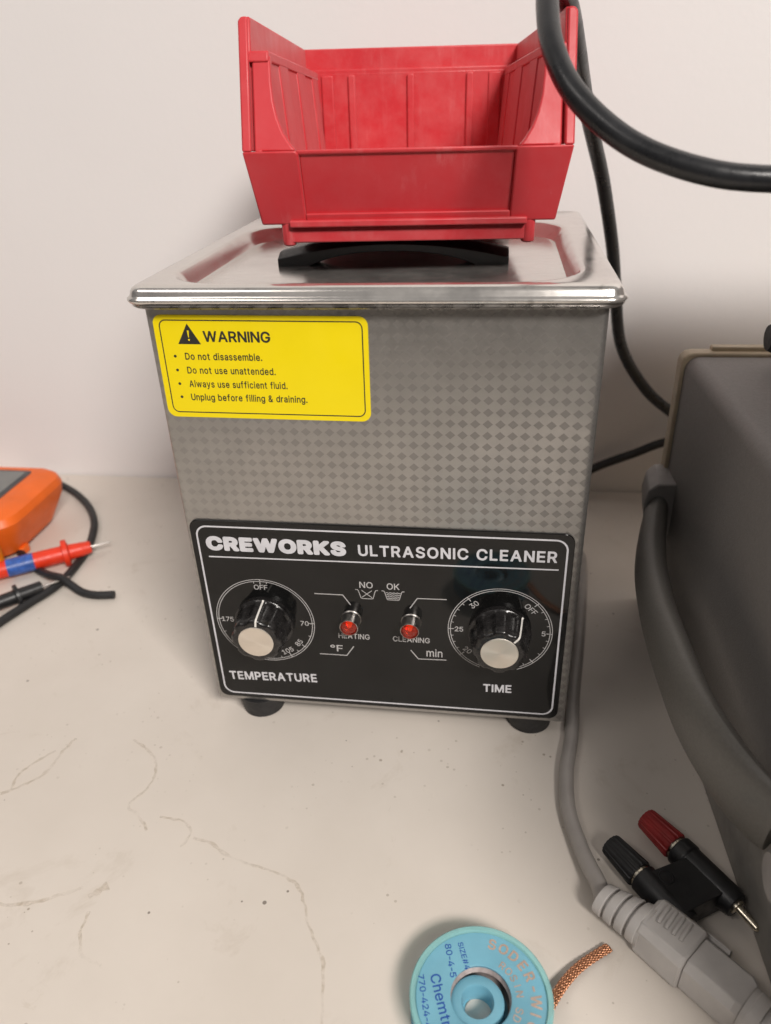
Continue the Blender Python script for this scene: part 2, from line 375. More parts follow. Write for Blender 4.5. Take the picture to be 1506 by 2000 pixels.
# outlines of the printed letters (k heavy, b bold, r regular), thousandths of the cap height: weight (k heavy, b bold, m medium, r regular), letter, width, loops of x, y pairs
GLYPHS = [
    ('k', 'C', 878, [[359,-1,451,-11,547,-2,634,24,710,66,776,124,826,191,860,268,878,354,862,402,826,433,788,443,672,442,644,434,613,412,600,392,573,325,557,306,528,286,490,274,451,271,413,276,375,292,345,316,318,354,299,402,289,450,287,517,293,575,307,623,327,661,363,700,403,721,451,729,499,724,538,709,567,683,581,661,602,604,628,575,672,558,740,557,807,560,836,572,855,589,870,613,878,642,870,700,838,786,788,863,720,927,634,976,557,1000,480,1010,403,1008,327,993,259,968,197,930,141,882,93,825,59,767,37,719,19,661,5,585,2,440,13,364,28,306,55,239,82,191,115,146,154,104,202,66,250,37,307,13]]),
    ('k', 'E', 690, [[96,0,605,0,634,8,654,19,673,38,687,67,688,202,672,239,644,265,605,277,298,277,291,279,289,288,292,365,576,367,605,375,624,387,646,413,658,451,658,557,647,595,615,629,576,643,295,644,289,653,290,720,605,724,634,733,653,745,681,788,686,816,682,932,661,970,644,985,615,997,86,1000,48,988,17,960,0,912,0,86,10,52,29,26,58,7]]),
    ('k', 'K', 808, [[96,0,221,3,253,19,277,48,289,86,289,317,298,332,307,333,517,38,547,12,586,0,720,0,759,11,788,35,801,58,807,86,797,136,506,547,730,788,791,855,807,903,804,932,790,960,768,983,740,996,576,1000,528,985,298,740,289,749,288,922,278,951,254,980,211,999,86,1000,48,988,19,964,6,941,0,912,0,86,10,52,29,26,58,7]]),
    ('k', 'O', 910, [[359,-1,451,-11,547,-2,624,20,710,66,768,115,828,191,872,277,897,364,910,469,906,585,883,690,842,786,788,864,714,930,634,976,547,1002,451,1011,355,1001,269,972,197,930,125,865,75,796,34,709,10,616,0,498,8,392,29,305,71,210,126,133,192,73,269,28],[413,276,384,287,355,306,330,335,308,373,289,460,292,565,316,642,355,694,384,713,413,724,480,728,519,717,549,700,577,671,600,633,613,594,622,546,620,440,610,392,595,358,574,325,547,299,490,274,451,271]]),
    ('k', 'R', 774, [[96,0,211,1,240,11,271,38,289,86,289,307,298,316,336,316,480,48,509,16,557,0,682,0,720,9,749,29,763,48,773,77,769,125,628,384,628,394,676,442,711,498,732,557,744,624,738,730,726,778,705,826,682,864,648,903,605,938,567,960,480,990,394,1000,86,1000,58,993,29,974,10,948,0,912,0,86,10,52,29,26,58,7],[298,594,292,595,289,605,290,720,384,723,436,711,451,692,456,663,452,624,442,609,394,595]]),
    ('k', 'S', 778, [[286,-5,346,-13,423,-13,490,-5,547,9,605,34,653,64,694,101,730,147,760,207,776,274,776,351,761,418,731,476,690,524,634,566,566,600,576,605,682,605,723,620,745,639,761,668,766,697,763,735,737,821,692,889,624,947,547,986,451,1008,346,1009,250,988,163,947,125,917,86,877,56,831,36,783,24,725,23,668,30,620,51,562,99,495,175,437,240,405,471,334,489,322,492,312,480,291,442,271,384,264,336,272,311,284,298,297,287,341,269,372,240,395,211,403,77,403,38,387,14,360,1,322,7,255,29,187,62,130,106,82,154,46,218,15],[509,620,509,623,519,622,519,618],[480,629,394,653,317,684,309,697,312,706,339,725,403,734,432,729,461,717,473,706,488,658,509,629,499,623]]),
    ('k', 'W', 1231, [[317,0,451,1,480,11,511,38,525,67,615,400,706,67,730,27,749,13,778,2,922,0,960,12,989,37,1005,67,1228,884,1230,922,1220,951,1207,970,1182,989,1162,997,1028,1000,980,984,956,960,943,932,871,653,855,590,761,941,740,973,711,993,682,1000,547,1000,519,992,489,970,467,932,384,616,375,597,288,932,267,970,231,994,192,1000,77,999,48,988,25,970,3,932,3,884,226,67,240,38,259,18,288,4]]),
    ('b', '-', 483, [[43,340,456,342,478,360,483,383,482,492,468,513,456,520,43,522,22,517,1,492,1,372,13,351]]),
    ('b', 'A', 888, [[13,11,43,0,163,0,191,11,204,33,279,250,293,257,597,257,608,249,685,33,698,11,727,0,847,0,875,11,887,33,885,54,695,572,538,988,510,1000,369,1000,347,989,334,966,3,54,1,33],[358,439,348,445,434,702,445,717,466,651,538,445,532,439]]),
    ('b', 'C', 862, [[348,-1,423,-12,510,-9,586,7,646,31,706,67,763,118,805,172,838,237,862,335,852,357,825,370,706,370,684,363,669,346,640,272,601,226,543,192,467,176,380,185,315,216,261,267,222,335,205,389,197,444,199,574,210,628,228,679,255,726,282,758,325,791,369,812,413,822,467,824,510,818,557,802,597,777,630,744,653,704,671,650,684,637,706,630,825,630,847,638,857,650,862,672,853,715,830,780,792,846,727,917,640,972,543,1004,434,1012,369,1006,304,989,246,965,195,934,142,889,105,845,69,791,38,726,9,617,0,498,10,378,44,259,98,164,163,92,254,31]]),
    ('b', 'D', 806, [[13,11,43,0,326,0,402,4,467,15,543,40,608,75,665,119,712,174,760,257,787,337,804,445,804,554,790,651,763,738,722,814,673,875,630,913,565,953,499,978,445,991,358,1000,43,1000,11,987,0,955,0,43],[206,183,199,185,196,195,198,814,337,817,402,811,478,786,532,747,565,706,586,662,603,608,612,543,606,413,593,358,569,304,543,267,513,239,445,202,358,184]]),
    ('b', 'E', 650, [[13,11,43,0,608,0,637,11,649,33,649,152,640,168,619,182,206,183,199,185,196,195,200,413,586,416,600,423,613,445,614,554,608,578,597,589,575,597,203,597,196,608,198,814,608,817,630,826,643,847,644,966,633,988,613,999,43,1000,11,987,0,955,0,43]]),
    ('b', 'G', 872, [[348,-1,456,-12,565,0,662,36,749,98,814,180,854,270,870,357,872,498,860,530,836,542,478,542,456,535,439,509,439,400,445,378,456,367,478,360,673,358,663,313,642,270,616,237,575,206,532,187,478,176,423,177,380,185,337,203,277,248,232,313,203,400,194,487,200,585,225,672,271,747,326,792,380,816,434,824,489,822,543,807,586,781,630,733,671,650,695,632,836,632,858,648,865,672,849,737,826,791,793,845,760,884,716,924,662,959,554,1001,489,1011,423,1012,369,1006,304,990,250,968,195,935,152,900,109,852,47,748,27,693,9,617,1,465,22,324,44,259,70,205,141,111,195,65,239,38,282,18]]),
    ('b', 'I', 185, [[13,11,33,1,152,1,172,11,184,33,185,955,181,977,163,996,33,999,11,988,0,966,0,43]]),
    ('b', 'K', 783, [[13,11,33,1,163,1,192,22,196,43,197,326,282,417,577,11,597,1,738,0,771,12,782,33,774,65,425,554,428,565,640,792,772,934,782,955,778,977,771,988,749,999,575,998,554,981,206,602,197,608,196,619,193,977,185,988,163,1000,33,999,11,987,0,955,0,43]]),
    ('b', 'L', 624, [[13,11,43,0,586,0,612,11,624,33,623,152,610,174,597,181,199,185,196,586,193,977,174,996,152,1000,33,999,11,988,4,977,0,43]]),
    ('b', 'M', 998, [[13,11,33,1,152,0,179,11,191,33,195,569,413,22,423,9,445,0,543,0,565,3,585,22,792,551,801,554,803,577,804,33,816,11,836,1,955,0,977,5,994,22,998,43,998,565,994,977,966,999,792,1000,771,993,752,966,499,307,239,981,228,993,206,1000,22,996,4,977,0,955,0,43]]),
    ('b', 'N', 809, [[13,11,33,1,163,0,185,11,196,33,196,619,197,630,206,637,604,11,630,0,771,0,792,8,803,19,809,43,809,955,803,980,778,999,640,998,624,988,613,966,613,369,608,356,206,988,185,999,43,1000,11,987,0,955,0,43]]),
    ('b', 'O', 899, [[348,-1,445,-12,532,-5,619,19,695,60,760,114,815,183,855,259,885,357,898,465,894,585,872,693,836,780,786,856,716,924,640,971,543,1003,445,1012,358,1004,271,977,195,933,133,878,83,813,39,726,13,639,1,530,5,411,25,313,60,226,117,140,184,74,261,28],[391,182,337,203,293,232,259,270,228,322,208,378,197,444,194,520,200,585,230,682,261,733,295,769,337,797,380,815,434,824,489,822,543,807,591,780,630,744,664,693,687,639,701,574,705,498,700,422,685,357,662,303,633,259,597,224,554,198,499,180,445,175]]),
    ('b', 'P', 710, [[13,11,33,1,163,1,192,22,196,43,196,326,206,336,402,338,499,357,586,402,623,434,657,478,685,532,702,586,710,651,709,706,697,771,677,825,651,868,613,912,532,966,478,986,423,996,43,1000,22,996,4,977,0,43],[206,518,198,521,196,532,198,814,391,815,434,805,473,782,502,738,514,673,506,608,478,560,445,536,402,522]]),
    ('b', 'R', 745, [[13,11,33,1,152,0,185,12,196,43,196,347,206,358,347,358,358,350,543,11,575,0,706,0,727,7,744,33,742,54,559,391,560,402,632,456,673,513,695,565,707,619,711,684,705,749,690,803,664,858,630,901,593,934,510,977,413,997,43,1000,11,988,0,955,0,43],[206,541,199,543,196,554,198,814,391,816,443,803,478,782,506,738,516,673,507,619,479,575,445,555,402,544]]),
    ('b', 'S', 749, [[265,-5,347,-15,434,-13,510,0,575,24,634,60,684,107,723,168,744,234,749,310,737,375,712,429,662,486,608,525,554,552,282,639,239,668,224,690,219,711,222,744,248,787,304,819,369,829,445,821,499,795,526,766,543,711,565,687,695,684,716,690,728,700,735,733,723,798,700,852,668,896,630,933,575,968,521,991,467,1005,380,1012,304,1006,239,991,174,962,119,923,76,876,45,820,29,766,25,700,36,635,61,581,109,526,163,487,228,456,499,369,532,347,551,320,553,266,543,242,521,215,489,193,456,180,380,169,304,178,250,202,217,234,195,304,174,324,33,326,11,314,0,288,10,223,29,168,65,110,104,71,152,37,206,12]]),
    ('b', 'T', 776, [[303,11,326,0,456,1,474,11,486,33,487,814,738,817,760,825,775,847,776,966,760,992,738,1000,489,1000,33,999,11,988,0,966,1,847,22,822,289,814,291,43]]),
    ('b', 'U', 798, [[293,-4,369,-14,445,-13,532,2,597,27,662,68,713,115,751,170,780,235,793,289,798,343,796,973,782,992,760,1000,640,1000,619,993,602,962,600,333,589,289,566,246,534,213,499,192,423,174,337,180,271,208,225,257,205,300,196,354,194,973,185,988,163,999,33,999,11,987,0,962,0,354,15,246,53,159,118,83,195,30]]),
    ('b', 'W', 1261, [[264,11,293,0,423,0,445,4,462,22,630,639,799,22,814,6,836,0,977,1,999,13,1009,33,1261,955,1250,988,1227,1000,1086,997,1073,988,1062,966,917,402,901,337,737,966,716,995,695,1000,565,1000,543,994,528,977,358,346,195,977,185,991,163,1000,22,996,4,977,3,944,251,33]]),
    ('m', '&', 805, [[230,-2,322,-13,411,-4,500,23,567,63,578,58,619,10,634,1,778,0,798,10,804,21,800,44,683,187,715,254,737,321,749,410,745,459,723,473,611,473,593,465,585,454,579,388,567,335,556,342,418,510,420,521,534,619,578,693,594,777,590,821,577,866,551,910,523,942,489,968,445,990,389,1005,334,1009,278,1004,233,992,189,972,156,948,122,912,101,877,78,799,82,710,113,632,174,543,83,465,31,399,4,321,3,232,27,154,78,82,145,32],[267,151,222,174,190,210,175,254,177,299,207,354,278,416,322,365,461,199,459,187,411,161,367,148,311,144],[300,653,253,732,248,766,253,799,267,824,300,847,334,854,367,851,389,841,411,819,421,788,419,754,378,697,311,645]]),
    ('m', '.', 227, [[64,3,111,-8,156,0,194,25,217,58,227,103,219,147,198,181,167,205,122,218,78,213,41,192,13,159,0,114,5,70,23,36]]),
    ('m', 'A', 885, [[6,11,33,0,156,0,178,10,267,259,278,263,600,263,619,256,712,7,734,0,856,0,878,10,884,22,881,44,697,545,532,989,511,1000,378,1000,356,995,344,978,4,44,1,22],[334,426,327,434,434,750,445,760,467,689,555,434,545,426]]),
    ('m', 'D', 801, [[6,11,33,0,322,0,456,14,534,38,589,65,645,105,694,156,745,233,775,311,796,411,801,523,792,623,767,717,734,789,678,866,623,915,567,949,511,973,445,990,356,1000,33,1000,7,989,0,967,0,33],[178,166,177,834,345,837,411,829,489,800,545,758,578,714,601,667,617,611,627,545,627,467,619,400,600,334,578,288,520,222,478,196,434,179,345,164]]),
    ('m', 'U', 793, [[289,-4,367,-14,445,-13,523,0,589,24,653,63,703,107,744,163,774,229,793,329,793,974,789,986,767,1000,632,996,616,974,613,318,600,274,575,229,545,199,504,174,422,154,367,154,322,162,253,196,203,252,185,296,177,352,176,974,167,992,156,999,33,1000,11,994,0,974,0,352,12,252,49,163,111,87,189,32]]),
    ('m', 'a', 625, [[182,-5,256,-16,334,-10,389,7,456,45,458,18,478,1,600,0,623,17,625,496,619,562,598,629,556,689,500,731,422,759,322,770,222,755,135,718,70,662,40,618,20,573,26,551,44,540,145,510,167,509,180,518,211,566,245,592,289,609,345,613,389,606,422,588,442,562,452,529,454,496,439,484,200,447,100,410,56,377,21,329,5,284,0,229,5,173,24,118,54,73,89,40,133,13],[233,149,200,165,176,195,173,240,189,271,233,296,400,325,445,335,453,329,450,251,421,195,389,168,345,148,289,142]]),
    ('m', 'b', 683, [[273,-4,356,-15,445,-3,523,31,589,89,638,163,669,252,682,352,677,463,656,550,623,620,571,685,511,730,422,763,322,768,245,749,178,703,171,719,171,741,167,986,145,1000,22,999,11,994,0,974,0,29,10,7,22,1,145,1,165,18,171,52,178,53,222,19],[289,151,233,185,207,218,190,252,170,341,175,452,201,530,245,582,300,607,378,607,411,596,443,574,467,546,488,507,509,418,504,307,478,229,433,174,400,155,367,146,322,145]]),
    ('m', 'c', 667, [[257,-4,311,-13,378,-14,445,-3,500,16,545,42,613,107,653,174,667,218,656,241,534,274,506,263,480,207,448,174,402,152,356,145,311,147,267,163,229,196,200,241,175,329,175,418,197,507,233,564,289,601,356,610,400,604,445,583,476,552,488,530,504,496,523,485,645,515,656,522,664,541,645,596,602,663,545,713,467,751,378,769,267,761,211,743,167,720,122,686,89,652,35,563,11,485,0,385,8,285,29,207,69,129,122,68,189,22]]),
    ('m', 'd', 683, [[241,-4,322,-15,400,-7,456,16,511,59,518,18,534,2,656,0,673,7,681,18,683,974,678,987,656,1000,534,999,523,993,513,974,512,930,511,700,445,746,389,764,300,769,222,753,156,720,100,672,54,607,21,530,3,441,1,352,11,263,36,185,72,118,120,63,178,21],[300,149,267,163,238,185,211,218,195,252,173,352,179,452,206,530,229,563,254,585,311,608,382,607,416,596,448,574,476,541,493,507,513,418,508,307,483,229,461,196,434,170,378,147]]),
    ('m', 'e', 682, [[261,-4,334,-14,411,-12,478,3,534,26,587,63,629,107,660,163,669,207,645,226,523,251,508,241,478,188,445,162,389,145,311,148,256,170,215,207,186,263,178,311,656,314,668,318,682,341,682,407,667,518,633,607,578,680,500,735,400,766,345,770,289,766,233,752,189,734,111,677,51,596,14,496,0,374,12,263,43,174,100,90,176,29],[189,467,179,474,208,541,238,574,278,599,322,610,378,609,422,595,456,569,489,518,500,469]]),
    ('m', 'f', 495, [[143,11,167,0,278,0,300,9,307,22,308,600,322,606,445,607,456,611,468,634,465,745,445,760,311,762,311,834,322,859,345,874,378,878,434,868,456,874,466,889,494,1001,489,1012,467,1024,389,1039,311,1034,245,1011,189,969,156,919,140,867,133,762,22,759,3,745,0,634,11,612,22,607,122,606,137,600,137,33]]),
    ('m', 'g', 684, [[242,-268,300,-277,378,-278,445,-270,511,-251,556,-230,600,-197,636,-157,661,-112,678,-57,684,-1,684,733,678,749,656,760,545,760,520,744,511,699,456,741,400,762,334,770,256,762,189,738,133,703,85,655,43,588,21,533,6,466,0,399,3,321,15,255,33,201,58,155,91,110,133,71,189,38,245,19,300,10,367,11,422,23,467,44,513,77,513,-1,500,-51,467,-90,422,-112,345,-123,273,-112,222,-84,178,-31,156,-18,136,-23,40,-79,32,-90,33,-112,92,-190,156,-236],[289,175,256,190,231,210,205,244,190,277,173,366,181,466,211,539,256,586,311,608,389,606,422,593,456,568,478,540,498,499,515,399,506,299,478,232,432,188,367,168]]),
    ('m', 'h', 622, [[6,11,22,1,145,0,167,15,171,456,176,500,194,545,223,578,267,602,322,610,367,603,400,587,429,556,446,511,451,467,451,33,456,13,478,0,589,0,611,7,622,33,622,456,618,534,603,600,577,656,534,707,500,732,456,753,411,765,356,770,300,765,256,754,211,732,178,708,171,723,167,985,145,1000,33,1000,11,994,0,967,0,33]]),
    ('m', 'i', 215, [[27,11,44,0,167,0,185,11,191,22,191,734,178,756,44,760,33,755,21,734,21,33],[85,823,133,823,167,838,197,867,212,901,213,945,200,977,178,1003,141,1023,100,1028,56,1015,24,989,5,956,1,912,11,878,44,840]]),
    ('m', 'l', 165, [[6,11,22,1,133,0,156,8,164,22,165,1001,156,1030,133,1038,22,1037,11,1031,0,1012,0,33]]),
    ('m', 'm', 992, [[6,11,22,1,145,0,167,15,175,511,186,545,211,578,245,600,278,610,322,611,367,594,395,567,408,534,411,33,422,6,445,0,556,0,575,11,580,22,583,511,606,567,628,589,656,604,700,612,745,607,789,585,812,555,821,500,821,145,822,22,834,5,856,0,967,0,985,11,991,22,988,556,961,645,932,689,897,723,856,748,812,764,756,772,700,770,645,757,600,737,556,705,523,669,465,734,434,753,389,768,334,773,278,766,222,744,178,712,168,723,164,745,145,760,22,759,11,754,0,734,0,33]]),
    ('m', 'n', 622, [[6,11,22,1,145,0,167,15,174,489,183,523,202,556,233,586,267,602,322,610,378,599,421,567,444,523,451,478,451,33,457,11,467,3,489,0,600,1,615,11,622,33,622,222,621,489,615,556,589,634,561,678,534,707,467,749,389,768,322,768,267,757,222,739,178,708,168,712,163,745,145,760,22,759,11,754,0,734,0,33]]),
    ('m', 'o', 700, [[257,-4,334,-15,411,-10,478,7,534,35,589,79,631,129,667,196,688,263,700,352,697,441,681,518,655,585,620,641,567,696,500,738,434,761,367,769,289,765,222,748,165,719,110,674,65,619,33,558,11,485,0,396,3,318,18,241,43,174,86,107,133,59,196,18],[300,150,267,163,239,185,212,218,195,252,173,352,180,452,208,530,256,584,311,607,389,607,422,597,456,575,485,541,503,507,518,463,527,407,522,307,495,229,472,196,445,171,411,153,378,145]]),
    ('m', 'p', 683, [[33,-264,145,-264,167,-249,171,36,178,54,222,19,278,-6,345,-15,411,-11,478,8,534,39,581,80,623,136,651,191,673,269,682,336,681,425,670,503,648,569,620,625,578,678,500,736,445,758,400,767,334,769,269,758,222,737,178,703,168,714,163,747,145,760,22,760,5,747,0,725,0,-231,6,-253],[311,146,278,155,245,175,217,202,197,236,172,325,172,436,193,514,233,572,289,604,367,609,400,601,434,582,480,525,507,436,507,325,481,236,440,180,389,151,356,145]]),
    ('m', 'r', 411, [[6,11,22,1,145,0,167,15,171,467,177,511,201,556,246,589,300,603,389,598,407,611,411,745,400,762,378,769,311,770,267,763,222,747,178,718,167,723,163,745,145,760,22,759,3,745,0,33]]),
    ('m', 's', 605, [[200,-4,267,-14,334,-14,400,-4,456,14,511,46,554,85,583,129,599,174,605,241,594,296,572,341,534,382,496,407,445,430,245,483,211,501,198,518,194,552,211,583,245,605,289,615,345,613,378,603,411,573,434,530,456,514,567,537,588,552,591,574,578,610,531,685,467,734,385,763,322,770,267,768,211,758,156,737,111,711,72,674,42,630,26,585,21,530,29,474,56,419,89,382,133,352,178,332,389,275,411,261,427,241,429,207,407,174,367,151,311,142,256,146,211,163,187,185,162,241,145,254,11,226,0,207,6,174,23,129,52,85,117,29]]),
    ('m', 't', 440, [[246,4,311,-7,378,-4,422,5,439,26,411,148,389,157,311,152,293,159,282,181,281,604,400,607,411,612,423,637,423,726,417,748,400,760,289,760,279,771,279,871,275,915,256,930,122,926,108,904,108,771,100,760,22,760,6,748,0,726,0,637,8,615,22,607,100,606,108,593,108,193,122,116,139,81,167,48,200,23]]),
    ('m', 'u', 622, [[185,2,256,-9,322,-5,389,17,445,53,454,46,460,13,478,1,600,1,611,7,621,24,621,735,611,753,589,760,478,760,456,747,451,724,451,302,445,257,432,224,389,175,356,159,322,152,254,157,222,173,200,194,179,235,171,280,170,735,166,746,145,760,33,760,11,754,0,724,0,268,10,191,34,124,73,68,122,28]]),
    ('m', 'w', 1025, [[219,11,245,0,356,0,378,11,511,478,647,11,667,0,778,0,800,6,811,22,1025,734,1012,756,1001,760,878,760,862,756,851,745,742,356,723,284,603,734,589,755,456,760,440,756,429,745,300,287,174,745,163,756,145,760,33,760,11,754,3,745,1,723]]),
    ('m', 'y', 713, [[82,-258,178,-269,256,-253,322,-212,352,-180,380,-135,713,732,702,754,689,760,567,760,544,754,534,738,378,305,356,243,183,732,170,754,156,760,33,760,11,754,2,743,2,721,265,31,241,-47,211,-94,178,-109,111,-101,87,-113,56,-224,63,-247]]),
    ('r', '#', 829, [[102,11,114,0,126,0,217,0,229,11,274,267,469,267,482,263,442,11,457,0,560,1,570,11,612,263,617,267,743,268,754,274,773,377,770,389,755,396,640,396,635,400,666,595,675,603,800,603,814,617,828,709,823,728,698,733,690,743,729,983,725,995,709,1000,617,1000,605,995,560,738,549,733,366,733,354,733,349,743,388,983,377,999,274,1000,260,983,217,734,91,733,74,720,57,617,65,606,183,603,196,595,164,400,23,393,0,286,11,268,137,267,142,263],[297,396,293,400,325,595,332,603,526,603,536,595,503,398]]),
    ('r', '&', 800, [[224,-2,320,-13,412,-4,503,27,572,71,640,0,778,0,798,10,790,33,668,181,702,239,730,319,742,422,742,444,734,456,606,455,600,444,590,353,572,298,394,513,398,524,515,622,545,662,568,707,580,753,582,799,575,845,556,890,532,925,496,959,457,982,412,999,354,1008,297,1007,240,996,194,977,160,954,126,919,101,879,80,799,87,707,123,627,182,547,177,536,80,453,29,387,4,319,3,227,28,147,78,78,149,27],[274,123,217,145,177,181,155,227,152,284,161,319,183,354,274,433,315,387,485,181,435,148,389,129,332,119],[297,632,238,719,228,753,229,799,242,833,274,863,309,876,354,877,389,866,422,833,433,799,432,765,423,740,389,696,309,634]]),
    ('r', '-', 455, [[23,358,446,359,455,369,455,484,446,495,435,496,11,496,0,484,1,369,11,358]]),
    ('r', '.', 205, [[55,3,91,-8,137,-3,172,18,195,49,204,83,199,129,178,163,149,185,114,195,69,190,34,170,11,140,1,106,5,60,26,26]]),
    ('r', '0', 712, [[266,-2,343,-13,423,-7,492,14,549,49,595,92,641,159,675,239,698,330,710,444,709,570,697,673,669,776,631,856,578,925,515,974,446,1002,377,1012,286,1006,217,984,160,948,104,890,68,833,35,753,15,673,2,559,2,433,16,319,41,227,78,147,130,78,194,28],[297,135,255,159,222,193,194,239,173,296,157,364,149,456,156,627,170,696,191,753,216,799,245,833,276,856,320,872,366,875,409,867,453,845,488,810,516,765,538,707,556,627,563,547,563,456,555,364,523,250,498,204,469,169,435,144,389,128,343,125]]),
    ('r', '1', 630, [[1,11,11,1,23,0,606,0,617,0,629,11,630,114,628,126,617,134,410,137,410,983,400,999,240,998,20,835,18,698,23,686,34,682,46,687,252,838,256,835,259,149,252,135,11,134,2,126,0,114]]),
    ('r', '2', 651, [[1,11,11,1,23,0,629,0,640,1,650,11,650,126,640,138,240,139,229,140,223,149,442,377,537,488,600,583,629,663,635,720,630,778,614,835,589,881,551,926,503,964,457,988,395,1006,343,1012,274,1010,217,998,172,981,126,954,81,915,47,869,24,823,5,743,3,709,11,692,137,690,149,698,163,778,194,828,240,860,309,876,377,868,441,835,475,789,489,720,475,652,423,567,3,114]]),
    ('r', '3', 696, [[244,-2,309,-11,389,-11,457,0,515,20,572,52,616,90,652,135,675,178,692,239,695,319,681,387,646,456,606,502,549,543,492,568,412,583,397,593,652,882,657,890,657,982,654,993,640,1000,57,998,49,982,53,867,69,862,126,862,435,862,448,856,218,593,215,490,218,479,229,472,366,469,412,460,453,444,487,422,515,392,534,353,542,319,540,250,513,193,457,149,377,127,286,132,217,161,175,204,149,279,23,282,2,273,5,227,17,181,40,136,69,97,103,65,149,34]]),
    ('r', '4', 742, [[462,11,480,0,595,0,606,8,609,194,617,201,737,206,742,217,742,320,732,339,611,343,608,617,606,629,595,636,480,636,464,629,457,340,171,343,400,731,547,983,543,995,526,1000,412,1000,399,995,6,332,0,320,0,217,5,206,23,201,457,200]]),
    ('r', '5', 662, [[227,-2,309,-13,400,-5,469,17,534,56,591,113,633,181,654,250,662,330,653,410,625,490,579,559,515,616,446,649,366,665,274,660,183,625,177,639,206,861,606,863,615,879,612,993,595,1000,229,1000,91,1000,72,993,16,490,34,481,149,469,199,502,263,522,332,527,389,515,446,480,480,438,503,387,511,319,495,239,458,181,400,141,343,126,263,134,206,164,169,204,146,273,137,279,23,279,4,273,2,239,16,181,62,101,95,67,137,36]]),
    ('r', '6', 651, [[234,-2,297,-12,366,-11,435,4,492,29,545,67,586,113,620,170,640,227,650,307,642,399,617,469,572,536,515,583,446,615,377,628,286,622,280,627,469,902,523,982,515,998,377,1000,363,993,99,604,46,508,14,422,1,353,2,284,15,216,37,159,74,101,120,56,172,22],[309,124,240,144,185,193,157,250,148,330,163,399,206,461,263,496,332,505,400,490,460,444,495,376,502,296,485,227,446,170,389,134,354,125]]),
    ('r', '7', 656, [[67,11,80,0,91,0,206,0,217,1,226,11,656,869,656,983,653,995,640,1000,183,1000,23,1000,5,995,0,881,11,862,488,858]]),
    ('r', '8', 695, [[241,-2,309,-12,389,-11,457,-1,526,23,583,56,632,101,670,159,690,216,693,307,684,353,666,399,640,439,606,477,534,524,595,570,621,604,644,650,659,742,646,822,619,879,572,934,515,974,446,1001,377,1012,309,1011,240,998,183,976,137,947,91,902,62,856,41,799,36,719,55,639,99,570,161,524,80,469,29,399,11,353,2,307,1,250,9,204,38,136,91,73,160,27],[274,133,215,159,171,204,157,239,152,273,163,341,204,399,263,434,332,448,412,440,480,406,526,353,543,284,529,216,492,168,435,137,354,124],[286,591,238,616,200,662,185,719,195,787,225,833,274,864,343,876,410,867,457,843,495,799,509,742,499,673,468,627,412,592,354,582]]),
    ('r', '9', 651, [[128,11,137,1,149,0,286,4,572,429,624,537,647,629,649,709,634,789,604,858,560,917,503,964,435,996,354,1012,274,1010,217,997,172,978,91,919,59,881,32,835,4,743,1,663,13,583,42,515,86,457,137,416,206,385,286,372,368,377,367,366,137,34],[274,501,240,515,209,537,167,595,149,663,155,743,189,812,240,856,297,875,366,873,427,846,452,823,477,789,492,755,502,709,497,629,464,560,412,515,343,495]]),
    ('r', 'A', 882, [[1,11,11,1,23,0,149,0,160,10,252,268,617,271,632,263,722,11,732,1,743,0,869,0,881,11,880,23,691,537,521,995,503,1000,366,1000,357,995],[309,409,304,412,304,423,435,816,446,807,473,720,576,412]]),
    ('r', 'C', 855, [[343,-2,423,-12,515,-8,595,10,663,41,720,80,778,139,819,204,845,273,855,319,846,335,709,334,666,239,611,181,572,158,526,141,435,132,354,146,286,181,236,227,192,296,170,353,157,410,153,547,174,662,220,753,252,790,290,822,332,845,377,860,423,868,480,867,537,856,583,836,629,804,663,765,709,666,846,665,854,673,852,696,822,787,781,856,732,910,675,953,606,986,537,1005,457,1013,377,1008,309,992,240,963,183,926,131,879,87,822,49,753,23,680,2,559,2,444,20,330,53,239,109,147,172,82,252,31]]),
    ('r', 'D', 796, [[1,11,11,1,23,0,320,0,457,15,526,36,595,72,651,114,693,160,743,240,776,332,792,423,795,526,787,617,761,720,720,803,670,869,619,915,563,949,515,970,446,989,332,1000,23,1000,5,995,0,983],[160,140,153,149,156,858,343,860,412,852,492,824,554,778,590,732,617,676,635,617,644,549,646,480,638,400,620,332,593,274,560,231,526,200,480,173,435,155,332,140]]),
    ('r', 'E', 631, [[1,11,11,1,23,0,617,0,631,11,631,126,617,139,172,139,160,140,153,149,157,435,583,437,593,457,593,560,587,572,183,575,160,576,153,583,153,846,160,861,606,861,624,869,626,983,617,998,23,1000,5,995,0,983]]),
    ('r', 'F', 619, [[1,11,11,1,23,0,137,0,153,11,153,412,160,421,560,422,576,435,575,549,560,561,160,561,153,572,156,858,332,861,606,861,618,869,619,881,619,983,606,1000,23,1000,5,995,0,983]]),
    ('r', 'G', 865, [[343,-2,446,-13,560,-1,663,38,743,95,804,170,846,261,863,353,865,502,858,515,846,518,469,515,462,502,462,399,469,382,709,379,709,341,693,284,669,239,640,204,597,170,549,147,492,134,435,132,377,140,320,161,258,204,206,270,172,347,154,433,153,547,171,650,206,731,260,799,309,834,366,858,435,868,503,863,560,846,606,818,665,753,709,666,846,665,856,673,857,685,842,742,817,799,751,890,661,959,606,984,549,1002,423,1013,366,1007,297,990,194,936,140,890,103,847,43,742,9,616,1,467,8,387,23,319,70,204,137,113,229,42,286,15]]),
    ('r', 'H', 787, [[1,11,11,1,23,0,137,0,153,11,153,435,172,442,629,440,634,11,652,0,766,0,778,2,786,11,787,983,782,995,766,1000,652,1000,637,995,629,581,160,581,153,595,150,995,137,1000,23,1000,5,995,0,983]]),
    ('r', 'I', 141, [[1,11,11,1,23,0,126,0,141,11,137,995,126,1000,11,999,0,983]]),
